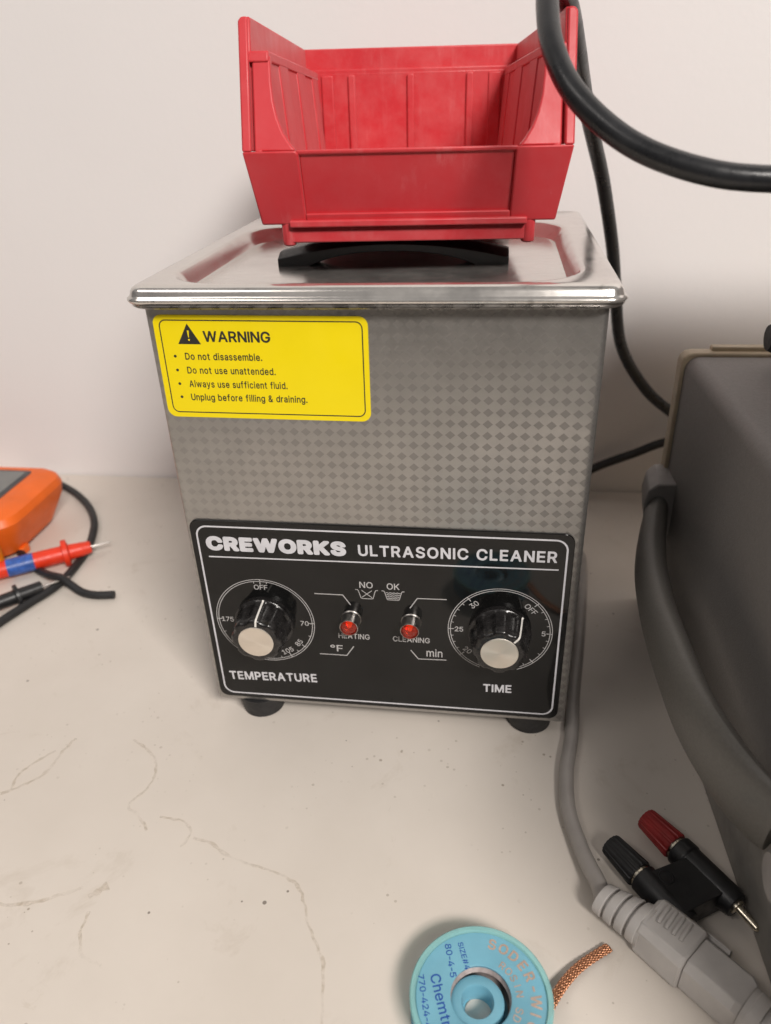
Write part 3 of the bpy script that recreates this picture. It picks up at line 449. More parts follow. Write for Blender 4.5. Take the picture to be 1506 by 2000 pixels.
    ('r', 'K', 771, [[1,11,11,1,23,0,137,0,153,11,153,320,158,332,274,455,595,11,606,1,617,0,755,0,766,5,770,11,766,27,386,560,604,800,770,983,766,995,755,1000,583,996,160,530,153,549,153,983,150,995,137,1000,23,1000,5,995,0,983]]),
    ('r', 'L', 604, [[1,11,11,1,23,0,583,0,595,1,604,11,604,126,595,138,160,140,153,149,153,549,150,995,137,1000,11,999,0,983]]),
    ('r', 'N', 799, [[1,11,11,1,23,0,137,0,154,11,150,732,150,743,160,750,273,560,629,4,778,0,789,1,798,11,799,983,789,999,663,1000,652,997,645,983,648,263,640,248,579,354,172,995,160,1000,23,1000,5,995,0,983]]),
    ('r', 'O', 893, [[343,-2,423,-12,526,-7,617,19,686,55,755,112,810,181,851,261,879,353,893,467,889,582,873,673,835,774,782,856,720,919,640,970,560,999,469,1012,377,1008,297,988,217,950,149,896,91,828,44,742,15,650,1,536,5,410,26,307,58,227,109,147,177,78,252,31],[400,135,343,150,286,181,240,222,204,273,177,330,157,410,151,490,155,570,168,639,188,696,221,753,261,799,309,833,366,857,423,868,480,867,549,851,604,822,652,780,689,730,716,673,736,593,743,524,740,433,727,364,703,296,668,239,629,197,583,165,526,142,469,132]]),
    ('r', 'P', 695, [[1,11,11,1,23,0,137,0,153,11,153,343,160,354,377,355,469,368,526,389,565,412,607,446,640,486,668,537,686,595,694,709,685,766,666,823,640,869,606,910,526,965,423,995,23,1000,5,995,0,983],[160,493,153,503,155,858,389,859,446,844,492,814,513,789,530,755,542,675,527,595,492,540,446,510,389,495]]),
    ('r', 'R', 731, [[1,11,11,1,23,0,137,0,153,11,153,366,160,376,354,377,366,370,560,8,572,0,720,1,731,11,729,23,523,400,590,446,629,483,659,526,682,583,695,652,695,720,685,778,665,835,637,881,595,925,515,973,412,997,23,1000,5,995,0,983],[160,517,153,526,155,858,389,859,446,846,492,819,529,766,543,686,533,617,516,583,496,560,457,536,400,520]]),
    ('r', 'S', 736, [[255,-5,343,-16,435,-13,515,2,572,25,629,60,678,109,712,166,730,223,736,292,724,360,696,418,652,467,606,500,549,529,263,620,207,658,183,692,177,726,180,761,194,795,212,818,274,858,354,873,435,868,503,840,549,796,572,730,583,720,709,721,718,726,720,761,706,818,684,864,652,905,609,944,560,973,457,1006,377,1013,309,1009,240,994,183,970,126,934,80,887,51,841,32,784,27,703,38,646,67,589,110,543,160,508,217,481,503,390,560,350,581,315,586,280,581,246,549,189,515,161,480,144,389,125,297,132,252,147,218,166,176,212,149,289,11,290,1,280,7,223,21,177,70,97,106,63,149,34,194,13]]),
    ('r', 'T', 764, [[307,11,320,0,332,0,446,0,459,11,462,858,743,861,762,869,764,881,764,983,755,999,469,1000,23,1000,5,995,0,983,0,881,11,861,304,858]]),
    ('r', 'U', 787, [[284,-4,366,-15,446,-13,526,1,583,23,652,64,698,105,736,156,768,225,782,282,787,339,786,991,766,1000,640,997,634,979,634,362,629,305,610,247,583,206,539,167,493,144,400,129,309,140,233,179,183,237,163,282,153,339,152,991,137,1000,11,999,1,991,0,979,0,350,12,247,51,156,108,87,189,30]]),
    ('r', 'W', 1275, [[265,11,274,1,286,0,423,0,438,11,629,729,640,751,837,11,846,1,858,0,995,0,1006,7,1275,983,1269,997,1258,1000,1132,1000,1118,983,937,274,926,226,915,244,718,995,698,1000,572,1000,557,995,354,218,157,983,149,998,137,1000,11,999,0,983,3,972]]),
    ('r', 'Z', 715, [[3,11,11,2,23,0,709,4,715,23,715,126,705,137,206,137,197,149,703,881,709,892,709,986,698,1000,686,1000,23,1000,5,995,0,881,11,861,503,863,519,858,7,114],[194,137,194,138,201,137]]),
    ('r', 'a', 614, [[174,-5,263,-16,343,-7,412,23,469,67,469,18,480,1,595,0,611,7,614,487,610,555,589,624,549,683,492,726,423,751,320,763,217,748,137,715,69,658,22,578,21,567,34,555,149,522,160,529,193,578,229,606,286,627,343,630,389,623,429,601,455,567,465,533,467,498,453,475,423,466,183,428,80,386,46,355,23,323,7,281,0,224,5,167,20,121,46,77,80,42,126,13],[240,121,194,136,160,167,148,212,160,263,183,285,217,303,377,332,457,348,467,338,464,247,439,190,400,151,354,127,297,117]]),
    ('r', 'b', 674, [[268,-4,354,-16,446,-2,516,30,583,89,633,167,660,247,674,350,667,465,648,545,608,625,560,683,492,731,446,750,389,761,286,757,240,742,206,721,149,664,147,716,146,991,126,1000,11,999,1,991,0,19,11,1,137,3,144,19,149,89,194,37],[309,121,240,146,206,176,180,213,151,305,147,419,167,510,210,579,240,604,274,620,354,628,400,618,431,602,459,579,485,545,506,499,518,453,524,339,500,236,457,170,423,142,389,127]]),
    ('r', 'c', 657, [[252,-4,309,-14,377,-14,435,-5,492,14,540,42,610,110,648,179,657,213,652,221,526,253,515,241,491,190,457,154,400,127,320,120,274,131,233,156,200,190,174,236,151,327,151,419,170,499,209,568,263,611,332,628,412,617,457,593,470,579,491,556,515,507,526,499,651,533,654,545,638,590,593,659,537,708,469,742,389,761,309,761,217,740,137,695,72,625,29,545,8,465,0,373,8,282,34,190,72,122,124,64,183,23]]),
    ('r', 'd', 674, [[236,-4,320,-16,412,-3,480,37,526,89,531,19,537,3,652,0,671,7,673,991,652,1000,537,999,527,979,527,899,526,665,475,716,412,751,332,763,240,753,172,725,103,672,59,613,23,533,4,442,0,350,9,270,32,190,67,122,114,65,172,23],[320,121,274,131,240,149,208,179,185,213,155,305,151,419,172,510,189,545,217,581,252,607,286,622,366,627,400,620,437,602,469,574,497,533,524,442,527,327,505,236,461,167,435,146,400,129]]),
    ('r', 'e', 673, [[256,-4,332,-15,400,-13,457,-3,515,19,570,53,607,87,640,135,661,190,652,202,526,230,486,167,436,133,366,119,297,125,240,149,196,190,165,247,151,316,160,323,663,324,673,339,673,396,660,510,625,602,572,673,492,730,389,760,286,759,194,732,114,676,57,602,15,499,0,385,9,270,39,179,91,96,171,30],[160,451,155,453,155,476,184,545,217,584,263,614,320,628,377,626,423,612,467,579,508,510,520,465,515,451]]),
    ('r', 'f', 481, [[142,11,160,0,274,0,288,11,289,617,297,623,435,623,446,626,453,640,452,743,435,753,293,755,288,766,291,846,308,881,332,897,366,903,435,893,446,897,481,1006,477,1018,457,1027,366,1040,297,1033,240,1011,190,972,154,915,142,858,139,755,11,753,1,743,4,629,23,623,126,623,141,617]]),
    ('r', 'g', 675, [[236,-276,297,-285,377,-286,446,-277,503,-260,549,-239,593,-207,629,-166,652,-127,669,-70,675,-13,675,742,663,753,537,749,532,742,532,674,526,664,480,714,412,751,332,763,240,753,172,725,114,682,68,628,32,559,4,445,0,376,6,296,19,239,41,182,69,135,108,90,152,56,206,29,263,14,332,9,389,15,435,30,492,68,526,107,528,102,528,-13,519,-58,492,-104,446,-135,366,-154,274,-147,210,-115,149,-48,137,-48,34,-109,35,-127,48,-150,103,-211,160,-248],[297,147,263,157,229,178,201,205,179,239,152,331,154,445,183,535,232,594,263,613,297,624,377,626,412,616,450,594,480,562,503,525,519,479,529,422,524,308,496,228,446,172,377,146]]),
    ('r', 'h', 611, [[1,11,11,1,23,0,126,0,137,1,146,11,147,457,156,515,178,560,217,600,263,620,320,627,366,620,412,596,442,560,459,515,464,457,464,11,480,0,595,0,606,5,611,23,611,469,603,560,574,640,531,698,469,739,377,762,286,757,206,724,149,672,147,983,142,995,126,1000,23,1000,5,995,0,983]]),
    ('r', 'i', 193, [[22,11,34,0,46,0,149,0,160,2,168,11,167,743,149,753,34,753,22,743],[75,846,114,846,149,859,173,881,190,915,192,949,179,983,159,1006,126,1024,91,1028,51,1018,22,995,3,961,1,926,12,892,34,866]]),
    ('r', 'l', 141, [[1,11,11,1,23,0,126,0,141,11,140,1029,126,1039,11,1038,1,1029]]),
    ('r', 'm', 992, [[1,11,11,1,23,0,126,0,137,1,146,11,151,515,169,560,194,592,229,615,263,627,309,629,356,617,399,583,417,549,422,503,422,23,423,11,435,0,549,0,560,2,569,11,571,515,581,549,602,583,652,619,709,630,766,621,812,595,835,560,844,503,845,172,846,9,858,0,972,0,991,11,987,560,977,606,957,652,926,694,892,724,846,748,800,761,743,766,686,760,640,746,595,722,560,694,526,652,515,658,488,698,457,727,423,748,377,762,309,765,252,752,194,721,149,675,143,743,137,750,11,753,1,743,0,732]]),
    ('r', 'n', 611, [[1,11,11,1,23,0,126,0,137,1,146,11,151,492,165,537,186,572,217,600,252,617,309,627,377,617,423,586,452,537,464,469,464,23,469,5,480,0,595,0,606,5,611,23,611,217,611,492,605,549,580,629,526,702,483,732,435,752,389,761,332,763,274,754,229,737,183,708,149,672,137,750,11,753,1,743,0,732]]),
    ('r', 'o', 692, [[252,-4,320,-15,400,-12,457,1,521,30,572,67,620,122,653,179,677,247,690,327,690,419,677,499,647,579,612,636,560,690,503,728,435,753,366,763,286,759,229,745,172,718,114,675,72,625,39,568,15,499,2,419,2,327,15,247,39,179,80,111,126,62,183,23],[320,120,274,131,240,150,209,179,186,213,155,305,151,419,163,476,179,522,229,588,263,611,297,623,377,626,446,601,480,571,507,533,537,442,541,327,518,236,500,202,469,164,435,139,400,126]]),
    ('r', 'p', 674, [[23,-272,126,-272,137,-271,146,-261,149,87,194,37,252,2,309,-13,389,-14,457,2,526,37,577,83,617,138,645,197,664,265,673,346,672,426,659,506,641,563,611,620,577,666,537,702,492,731,400,760,320,762,252,747,193,711,149,661,144,734,137,750,23,753,2,746,0,-249,1,-261,11,-271],[286,126,252,139,219,163,190,197,171,231,156,277,147,334,151,448,181,540,229,596,263,616,297,625,377,624,412,613,446,591,473,563,499,517,514,471,523,414,518,300,486,208,435,150,400,131,366,122]]),
    ('r', 'r', 394, [[1,11,11,1,23,0,126,0,137,1,146,11,147,469,153,515,183,568,235,606,297,620,389,618,394,629,392,755,377,762,343,763,286,761,229,745,183,717,149,683,137,750,23,753,11,753,1,743]]),
    ('r', 's', 594, [[194,-4,263,-15,332,-14,389,-6,446,12,499,42,539,76,571,122,588,167,594,225,585,282,563,327,526,367,481,396,435,416,229,470,194,490,173,522,174,568,194,597,240,624,286,633,343,631,389,614,414,590,446,535,457,528,574,556,580,568,565,613,515,687,457,730,377,757,320,763,252,760,194,748,149,730,108,705,71,670,46,635,28,590,22,533,30,476,51,430,91,386,137,357,183,338,389,283,423,261,439,236,442,202,423,163,377,131,320,118,252,121,194,142,166,167,140,225,126,233,11,210,2,202,19,133,57,74,114,27]]),
    ('r', 't', 424, [[241,4,297,-7,366,-5,412,3,424,15,403,118,395,129,297,129,274,141,260,175,260,621,400,627,407,644,407,735,404,747,389,753,263,753,258,758,258,827,258,907,252,925,126,928,112,918,110,758,103,753,11,753,0,735,1,633,11,624,103,623,111,610,111,187,122,118,137,84,163,49,194,24]]),
    ('r', 'u', 611, [[178,2,263,-10,343,1,412,34,457,76,466,70,468,13,480,0,595,0,611,13,609,745,595,753,480,753,469,749,464,734,463,288,456,242,442,208,417,173,389,150,320,128,274,127,240,135,209,150,183,173,157,219,147,276,145,745,126,753,11,753,2,745,0,734,0,265,10,185,34,118,69,68,114,30]]),
    ('r', 'w', 1025, [[220,11,229,1,240,0,354,0,366,11,515,533,660,11,675,0,800,4,1024,732,1024,743,1006,753,881,752,870,732,744,274,732,225,720,252,593,732,583,751,457,753,438,743,297,217,152,743,137,753,11,753,1,743,1,732]]),
    ('r', 'y', 705, [[72,-265,160,-276,240,-263,309,-221,356,-162,388,-94,705,741,698,751,686,753,560,753,549,742,366,227,354,189,343,215,158,741,149,752,137,753,11,753,0,741,274,9,241,-82,206,-127,172,-140,103,-133,87,-139,59,-242,58,-254]]),
    ('r', '°', 468, [[161,551,206,541,252,540,297,548,343,566,412,621,436,654,457,700,467,745,468,791,460,837,441,882,387,951,343,981,307,997,263,1006,217,1007,135,985,91,959,59,928,34,894,12,848,2,802,1,757,8,711,23,672,49,631,80,598,114,573],[194,675,149,715,136,734,129,768,137,814,194,872,240,880,274,872,333,814,341,768,333,734,320,714,274,675,240,668]]),
]
FONT = {}
def _area(l): return sum(l[i - 1][0] * l[i][1] - l[i][0] * l[i - 1][1] for i in range(len(l))) / 2
def _inside(p, l):
    c = False
    for i in range(len(l)):
        a, b = l[i - 1], l[i]
        if (a[1] > p[1]) != (b[1] > p[1]) and p[0] < (b[0] - a[0]) * (p[1] - a[1]) / (b[1] - a[1]) + a[0]: c = not c
    return c
for _weight, _letter, _w, _raw in GLYPHS:
    _k = _weight + _letter
    _loops = [[(q[i] / 1000, q[i + 1] / 1000) for i in range(0, len(q), 2)] for q in _raw]
    _big = max(_loops, key=lambda l: abs(_area(l))); _sg = _area(_big) > 0
    _out = [l for l in _loops if (_area(l) > 0) == _sg]; _hol = [l for l in _loops if (_area(l) > 0) != _sg]
    _parts = []
    for o_ in _out:
        hs = [h for h in _hol if _inside(h[0], o_)]
        flat = [p for l in [o_] + hs for p in l]
        tris = tessellate_polygon([[Vector((p[0], p[1], 0)) for p in l] for l in [o_] + hs])
        _parts.append((flat, tris))
    FONT[_k] = (_w / 1000, _parts)
class Print:
    """flat printed strokes on a plane: origin o, directions ux, uy, normal nz"""
    def __init__(s, o, ux, uy, nz, lift=.05):
        s.o, s.ux, s.uy, s.nz = Vector(o), Vector(ux), Vector(uy), Vector(nz); s.m = M(); s.k = 0; s.lift = lift
    def pt(s, u, v, k): return tuple(s.o + s.ux * u + s.uy * v + s.nz * (s.lift + .008 * (k % 7)))
    def fill(s, poly, extra=0):
        s.k += 1; s.m.add([s.pt(u, v, s.k + extra) for u, v in poly], [tuple(range(len(poly)))])
    def stroke(s, pts, t, closed=False, ext=True, extra=0, flat=False, rotv=None):
        P = []
        for p in pts:
            if not P or (Vector(p) - P[-1]).length > 1e-5: P.append(Vector(p))
        if closed or (len(P) > 3 and (P[0] - P[-1]).length < 1e-4):
            closed = True
            if (P[0] - P[-1]).length < 1e-4: P.pop()
        n = len(P); s.k += 1
        if n < 2: return
        if n == 2 and flat and abs(P[1].y - P[0].y) > .2 * abs(P[1].x - P[0].x) and abs(P[1].x - P[0].x) > .02 * abs(P[1].y - P[0].y):
            d = P[1] - P[0]; e = d * (t / 2 / abs(d.y)) if ext else d * 0; hw = t / 2 * d.length / abs(d.y)
            a, b = P[0] - e, P[1] + e
            q = [(a.x - hw, a.y), (a.x + hw, a.y), (b.x + hw, b.y), (b.x - hw, b.y)]
            if rotv: q = [(rotv[0] + (x - rotv[0]), y) for x, y in q]
            s.m.add([s.pt(x, y, s.k + extra) for x, y in q], [(0, 1, 2, 3)]); return
        L, R = [], []
        for i in range(n):
            if closed: d0 = P[i] - P[i - 1]; d1 = P[(i + 1) % n] - P[i]
            else:
                d0 = P[i] - P[i - 1] if i else P[1] - P[0]; d1 = P[i + 1] - P[i] if i < n - 1 else d0
            d0.normalize(); d1.normalize()
            n0 = Vector((-d0.y, d0.x)); n1 = Vector((-d1.y, d1.x)); m = n0 + n1
            q = m.length
            if q < .35: m = n0; sc_ = 1
            else: m.normalize(); sc_ = min(1 / max(m.dot(n0), .2), 1.9)
            p = P[i].copy()
            if ext and not closed:
                if i == 0: p -= d1 * t / 2
                if i == n - 1: p += d0 * t / 2
            L.append(p + m * sc_ * t / 2); R.append(p - m * sc_ * t / 2)
        vs = [s.pt(q.x, q.y, s.k + extra) for q in L] + [s.pt(q.x, q.y, s.k + extra) for q in R]
        fs = [(i, (i + 1) % n, n + (i + 1) % n, n + i) for i in range(n if closed else n - 1)]
        s.m.add(vs, fs)
    def width(s, txt, h, f, gap):
        w = 0
        for c in txt: w += (.30 * h if c == ' ' else FONT[f + c][0] * h) + gap
        return w - gap
    def text(s, txt, u0, v0, h, f, u1=None, v1=None, gap=None, rot=0):
        gap = gap if gap is not None else .15 * h
        nat = s.width(txt, h, f, gap)
        v1 = v0 if v1 is None else v1
        if u1 is None: dx, dy, k = math.cos(rot), math.sin(rot), 1.0
        else:
            ln = math.hypot(u1 - u0, v1 - v0); dx, dy = (u1 - u0) / ln, (v1 - v0) / ln; k = ln / nat
        x = 0; s.k += 1
        for c in txt:
            if c == ' ': x += (.30 * h + gap) * k; continue
            gw, parts = FONT[f + c]
            for flat, tris in parts:
                vs = []
                for a, b in flat:
                    lx = x + a * h * k; ly = b * h
                    vs.append(s.pt(u0 + lx * dx - ly * dy, v0 + lx * dy + ly * dx, s.k))
                s.m.add(vs, tris)
            x += (gw * h + gap) * k
    def arctext(s, txt, cx, cy, r, a_start, step, h, f):
        for i, c in enumerate(txt):
            if c == ' ': continue
            a = math.radians(a_start - step * i); rot = a - PI / 2
            gw = FONT[f + c][0] * h
            bx = cx + (r - h / 2) * math.cos(a) - gw / 2 * math.cos(rot); by = cy + (r - h / 2) * math.sin(a) - gw / 2 * math.sin(rot)
            s.text(c, bx, by, h, f, rot=rot)
    def build(s, name, mat, parent): return s.m.build(name, mat, parent, smooth=False)

# ------------------------------------------------------------------ setting
m = M(); m.box(-900, 900, -420, 250, -30, 0)
table = tag(m.build('tabletop', 'table', bevel=2), 'stained off-white laminate tabletop under everything', kind='structure')
m = M(); m.box(-1400, 1400, 251.0, 280, -800, 1600)
tag(m.build('wall', 'wall'), 'plain pale painted wall behind the bench', kind='structure')
# dark marks on the wall at the right
m = M()
for zz in (196.5, 207.5): m.lathe([(0, 1.1), (.2, .9)], (229, 250.4, zz), (0, -1, 0), 10)
m.build('mark', 'basegrey', bpy.data.objects['wall'])
def stain(pts, w):
    P = crom([(x, y, .12) for x, y in pts], 10); mm = M(); L = []; R = []
    for i, p in enumerate(P):
        t = (P[min(i + 1, len(P) - 1)] - P[max(0, i - 1)]).normalized(); nrm = Vector((-t.y, t.x, 0))
        ww = w * (.35 + .9 * abs(mnoise.noise(p * .21)) + .3 * abs(mnoise.noise(p * .9)))
        j = nrm * (.6 * mnoise.noise(p * .35))
        L.append(tuple(p + j + nrm * ww)); R.append(tuple(p + j - nrm * ww))
    n = len(P); mm.add(L + R, [(i, i + 1, n + i + 1, n + i) for i in range(n - 1)])
    mm.build('stain', 'stain', table, smooth=False)
STAINS = [
    ([(-70.3, -68.5), (-62.3, -69.7), (-54.4, -74.1), (-46.5, -76.6), (-37.3, -78.6), (-28.4, -80.9), (-22.4, -84.2), (-18.6, -90.9), (-14.4, -99.6), (-7.6, -110.6), (-4.9, -121.9), (-3.1, -132)], .9),
    ([(-118, -20), (-106, -27), (-100, -36), (-99.5, -46), (-104, -56), (-98, -60), (-91, -67)], 1.0),
    ([(-182, -60), (-170, -59), (-160, -54), (-150, -44), (-148, -30), (-146, -22)], 1.2),
    ([(-160, -54), (-161, -44), (-152, -30)], .9),
    ([(-145, -98), (-135, -104), (-124, -103), (-112, -98), (-105, -94)], 1.3),
    ([(-147, -90), (-143, -98), (-139, -110)], .9),
    ([(-98, -103), (-97, -112), (-92, -119), (-84, -121)], 1.0),
    ([(-88, -60), (-78, -61), (-72, -66), (-74, -73)], .8),
    ([(-101, -97.5), (-98.2, -94.8), (-95.5, -92.2)], 2.2),
]
for a in STAINS: stain(*a)

# ------------------------------------------------------------------ ultrasonic cleaner
cleaner = empty('ultrasonic_cleaner', (0, 77, 0), 'steel ultrasonic cleaner with yellow warning label and black control panel', 'ultrasonic cleaner')
OFF = (0, -77, 0)   # parts are drawn in bench coordinates
HX, D = 81.5, 155.0
m = M()
prof = [(11, -1.2), (11.6, -.35), (12.6, 0), (196.6, 0), (198.2, 0)]
m.loft([at_z(rr(0, D / 2, HX + o, D / 2 + o, 2.6 + o), z) for z, o in prof])
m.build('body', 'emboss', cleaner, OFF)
m = M()  # rolled rim of the tank, just under the lid
m.loft([at_z(rr(0, D / 2, HX + o, D / 2 + o, 5 + max(o, 0)), z) for z, o in ((198.25, 0), (198.3, 4.2), (198.8, 5.0), (199.5, 5.0), (200.0, 4.4), (200.05, 1))])
m.build('rim', 'steel', cleaner, OFF)
for fx, fy in ((-62.5, 10), (66.5, 12.5), (-62.5, 145), (66.5, 145)):
    m = M(); m.lathe([(0, 9.2), (.6, 10.0), (4, 10.4), (8.5, 11.3), (11.3, 11.6)], (fx, fy, 0), (0, 0, 1), 36)
    m.build('foot', 'rubber', cleaner, OFF)
# warning label
m = M(); Y0 = -.12
slab = lambda u, v, d: (u, -d, v)
m.prism(rr(-39.4, 175.6, 39.4, 19.6, 3.4), lambda u, v, d: (u - (v - 176) * -.012, -d, v - (u + 39) * .008), .02, .12)
lab = m.build('warning_label', 'yellow', cleaner, OFF, smooth=False)
pr = Print((0, -.12, 0), (1, 0, -.008), (.012, 0, 1), (0, -1, 0), .03)
pr.stroke(rr(-39.3 - 2.1, 175.3, 37.2, 17.6, 2.4), .42, closed=True)
tri = [(-69.6 - 2.1, 184.6), (-62.4 - 2.1, 184.6), (-66 - 2.1, 190.9)]
pr.fill(tri); pr.stroke(tri, .9, closed=True)
pr.text('WARNING', -62.6, 185.1, 4.0, 'b', u1=-37.6, gap=.35)
for i, (txt, v, u1) in enumerate((('Do not disassemble.', 178.3, -41.4), ('Do not use unattended.', 173.0, -36.9), ('Always use sufficient fluid.', 167.7, -32.9), ('Unplug before filling & draining.', 162.5, -25.8))):
    pr.text(txt, -70.6 - .05 * i, v, 2.65, 'm', u1=u1)
    pr.fill([(-74.4 + .55 * math.cos(a * PI / 6), v + 1.3 + .55 * math.sin(a * PI / 6)) for a in range(12)])
pr.build('lettering', 'ink', lab)
prx = Print((0, -.12, 0), (1, 0, -.008), (.012, 0, 1), (0, -1, 0), .06)
prx.fill([(-68.45, 189.2), (-67.75, 189.2), (-67.98, 186.6), (-68.22, 186.6)])
prx.fill([(-68.1 + .38 * math.cos(a * PI / 5), 185.75 + .38 * math.sin(a * PI / 5)) for a in range(10)])
prx.build('exclamation_mark', 'yellow', lab)
# control panel
m = M(); m.prism(rr(-.7, 62.3, 78.6, 48.4, 4.2), slab, .02, .7)
pan = m.build('control_panel', 'panel', cleaner, OFF, bevel=.25)
pb = Print((0, -.7, 0), (1, 0, 0), (0, 0, 1), (0, -1, 0), .04)
pb.stroke(rr(-.6, 62.1, 75.9, 45.7, 4.6, 10), .75, closed=True)
pb.text('CREWORKS', -73.2, 96.1, 7.0, 'k', u1=-13.2, gap=.25)
pb.text('ULTRASONIC CLEANER', -8.2, 96.6, 5.3, 'b', u1=71.6, v1=97.4, gap=.9)
pb.stroke([(-72.6, 92.9), (72.2, 94.1)], .62)
pb.text('TEMPERATURE', -73.0, 24.6, 4.9, 'b', u1=-31.2, v1=26.1)
pb.text('TIME', 44.6, 27.4, 4.5, 'b', u1=57.0, v1=27.7)
pb.build('lettering', 'print', pan)
pt = Print((0, -.7, 0), (1, 0, 0), (0, 0, 1), (0, -1, 0), .04)
for q in ([(-28.2, 76.4), (-16.1, 76.4), (-13.1, 71.6)], [(-28.5, 43.3), (-16.3, 43.3), (-13, 48.5)], [(12.7, 71.5), (15.8, 76.6), (27.9, 76.8)], [(12.6, 48.5), (15.8, 43.9), (28, 44.2)]):
    pt.stroke(q, .42)
def pz(X_, Y_):   # helper in panel millimetres
    return X_, Y_
pt.text('NO', -8.6, 80.6, 3.1, 'r', u1=-2.9)
pt.text('OK', 3.0, 80.5, 3.1, 'r', u1=8.4)
def basin(cx, z):
    pt.stroke([(cx - 4.7, z + 4.4), (cx - 4.0, z + 4.4), (cx - 3.6, z + 3.9), (cx - 2.6, z + .2), (cx - 2.1, z - .1), (cx + 2.1, z - .1), (cx + 2.6, z + .2), (cx + 3.6, z + 3.9), (cx + 4.0, z + 4.4), (cx + 4.7, z + 4.4)], .3)
basin(-5.6, 75.2); basin(5.6, 75.2)
pt.stroke([(-7.7, 75.8), (-3.5, 79.3)], .3); pt.stroke([(-7.7, 79.3), (-3.5, 75.8)], .3)
for i in range(4):
    zz = 78.7 - i * .95; hw = 3.0 - .26 * i
    pt.stroke([(5.6 + hw * (2 * k / 24 - 1), zz + .18 * math.sin(k * PI / 3)) for k in range(25)], .3)
pt.text('HEATING', -19.4, 53.0, 2.8, 'r', u1=-5.5)
pt.text('CLEANING', 4.8, 53.0, 2.8, 'r', u1=20.9)
pt.text('\u00b0F', -23.5, 45.3, 3.6, 'r', u1=-17.9)
pt.text('min', 19.4, 45.6, 4.2, 'r', u1=26.4)
def dial(cx, cz, R, gap0, gap1, ticks, minor):
    a = [gap1 + (gap0 - gap1) * i / 70 for i in range(71)]
    for r_ in (R, R - .95):
        pt.stroke([(cx + r_ * math.cos(math.radians(t)), cz + r_ * math.sin(math.radians(t))) for t in a], .3)
    for t in minor:
        c, s_ = math.cos(math.radians(t)), math.sin(math.radians(t)); pt.stroke([(cx + (R - 1) * c, cz + (R - 1) * s_), (cx + (R - 1.9) * c, cz + (R - 1.9) * s_)], .28)
    for t, txt, rot, rd in ticks:
        c, s_ = math.cos(math.radians(t)), math.sin(math.radians(t))
        pt.stroke([(cx + (R - .2) * c, cz + (R - .2) * s_), (cx + (R - 2.3) * c, cz + (R - 2.3) * s_)], .36)
        if txt:
            w = pt.width(txt, 2.5, 'r', .35); ro = math.radians(rot)
            bx = cx + (R - rd) * c; bz = cz + (R - rd) * s_
            pt.text(txt, bx - w / 2 * math.cos(ro) + 1.3 * math.sin(ro), bz - w / 2 * math.sin(ro) - 1.3 * math.cos(ro), 2.5, 'r', gap=.35, rot=ro)
dial(-52.0, 60.0, 22.2, 88 + 212, -88 - 38 + 100, [(90, 'OFF', 0, 4.0), (180, '175', 0, 4.9), (0, '70', 0, 4.4), (-38, '85', 52, 4.2), (-62, '105', 28, 4.0)], [82, 98, 200, -20, -50, -75])
pt.stroke([(-52 + 22.2 * math.cos(math.radians(t)), 60 + 22.2 * math.sin(math.radians(t))) for t in range(-100, -24, 3)], .3)
pt.stroke([(-52 + 21.25 * math.cos(math.radians(t)), 60 + 21.25 * math.sin(math.radians(t))) for t in range(-100, -24, 3)], .3)
dial(50.6, 61.8, 21.8, 248, -68, [(130, '30', 40, 4.6), (45, 'OFF', -45, 4.4), (180, '25', 0, 4.6), (0, '5', 0, 3.6), (-47, '', 0, 4), (220, '20', -40, 4.4)], [140, 150, 160, 170, 190, 200, 210, 33, 22, 11, -11, -22, -33, -58])
pt.build('scale_markings', 'thinprint', pan)
# knobs
def knob(cx, cz, ptr):
    k = 8
    def fl(t, h, i):
        if h < 3.2: return 1
        tt = (t * k / (2 * PI)) % 1.0
        g = 1 - .075 * max(0.0, 1 - (abs(tt - .5) / .27) ** 3)
        return g
    m = M()
    m.lathe([(0, 13.0), (2.6, 13.1), (3.1, 12.6), (3.3, 12.5), (6, 12.25), (11, 11.5), (13.6, 11.0), (14.4, 10.3), (14.6, 9.5), (14.65, 8.2)], (0, 0, 0), (0, -1, 0), 128, fl)
    kb = m.build('control_knob', 'knob', pan, (cx, -.75, cz), angle=40)
    m = M(); m.lathe([(14.55, 7.7), (14.8, 7.7), (14.95, 7.5)], (0, 0, 0), (0, -1, 0), 48); m.build('cap', 'disc', kb)
    m = M(); a = math.radians(ptr); c, s_ = math.cos(a), math.sin(a)
    path = [(13.35, 2.9), (12.75, 3.4), (12.5, 6), (11.75, 11), (11.25, 13.6), (10.45, 14.62), (8.0, 14.85)]
    w = .42; vs = []
    for r_, h in path:
        for sg in (-1, 1): vs.append(((r_ + .12) * c - sg * w * s_, -h - .05, (r_ + .12) * s_ + sg * w * c))
    fs = [(2 * i, 2 * i + 1, 2 * i + 3, 2 * i + 2) for i in range(len(path) - 1)]
    m.add(vs, fs); m.build('pointer', 'white', kb, smooth=False)
    return kb
knob(-52.0, 60.2, 84)
knob(50.6, 62.0, 47)
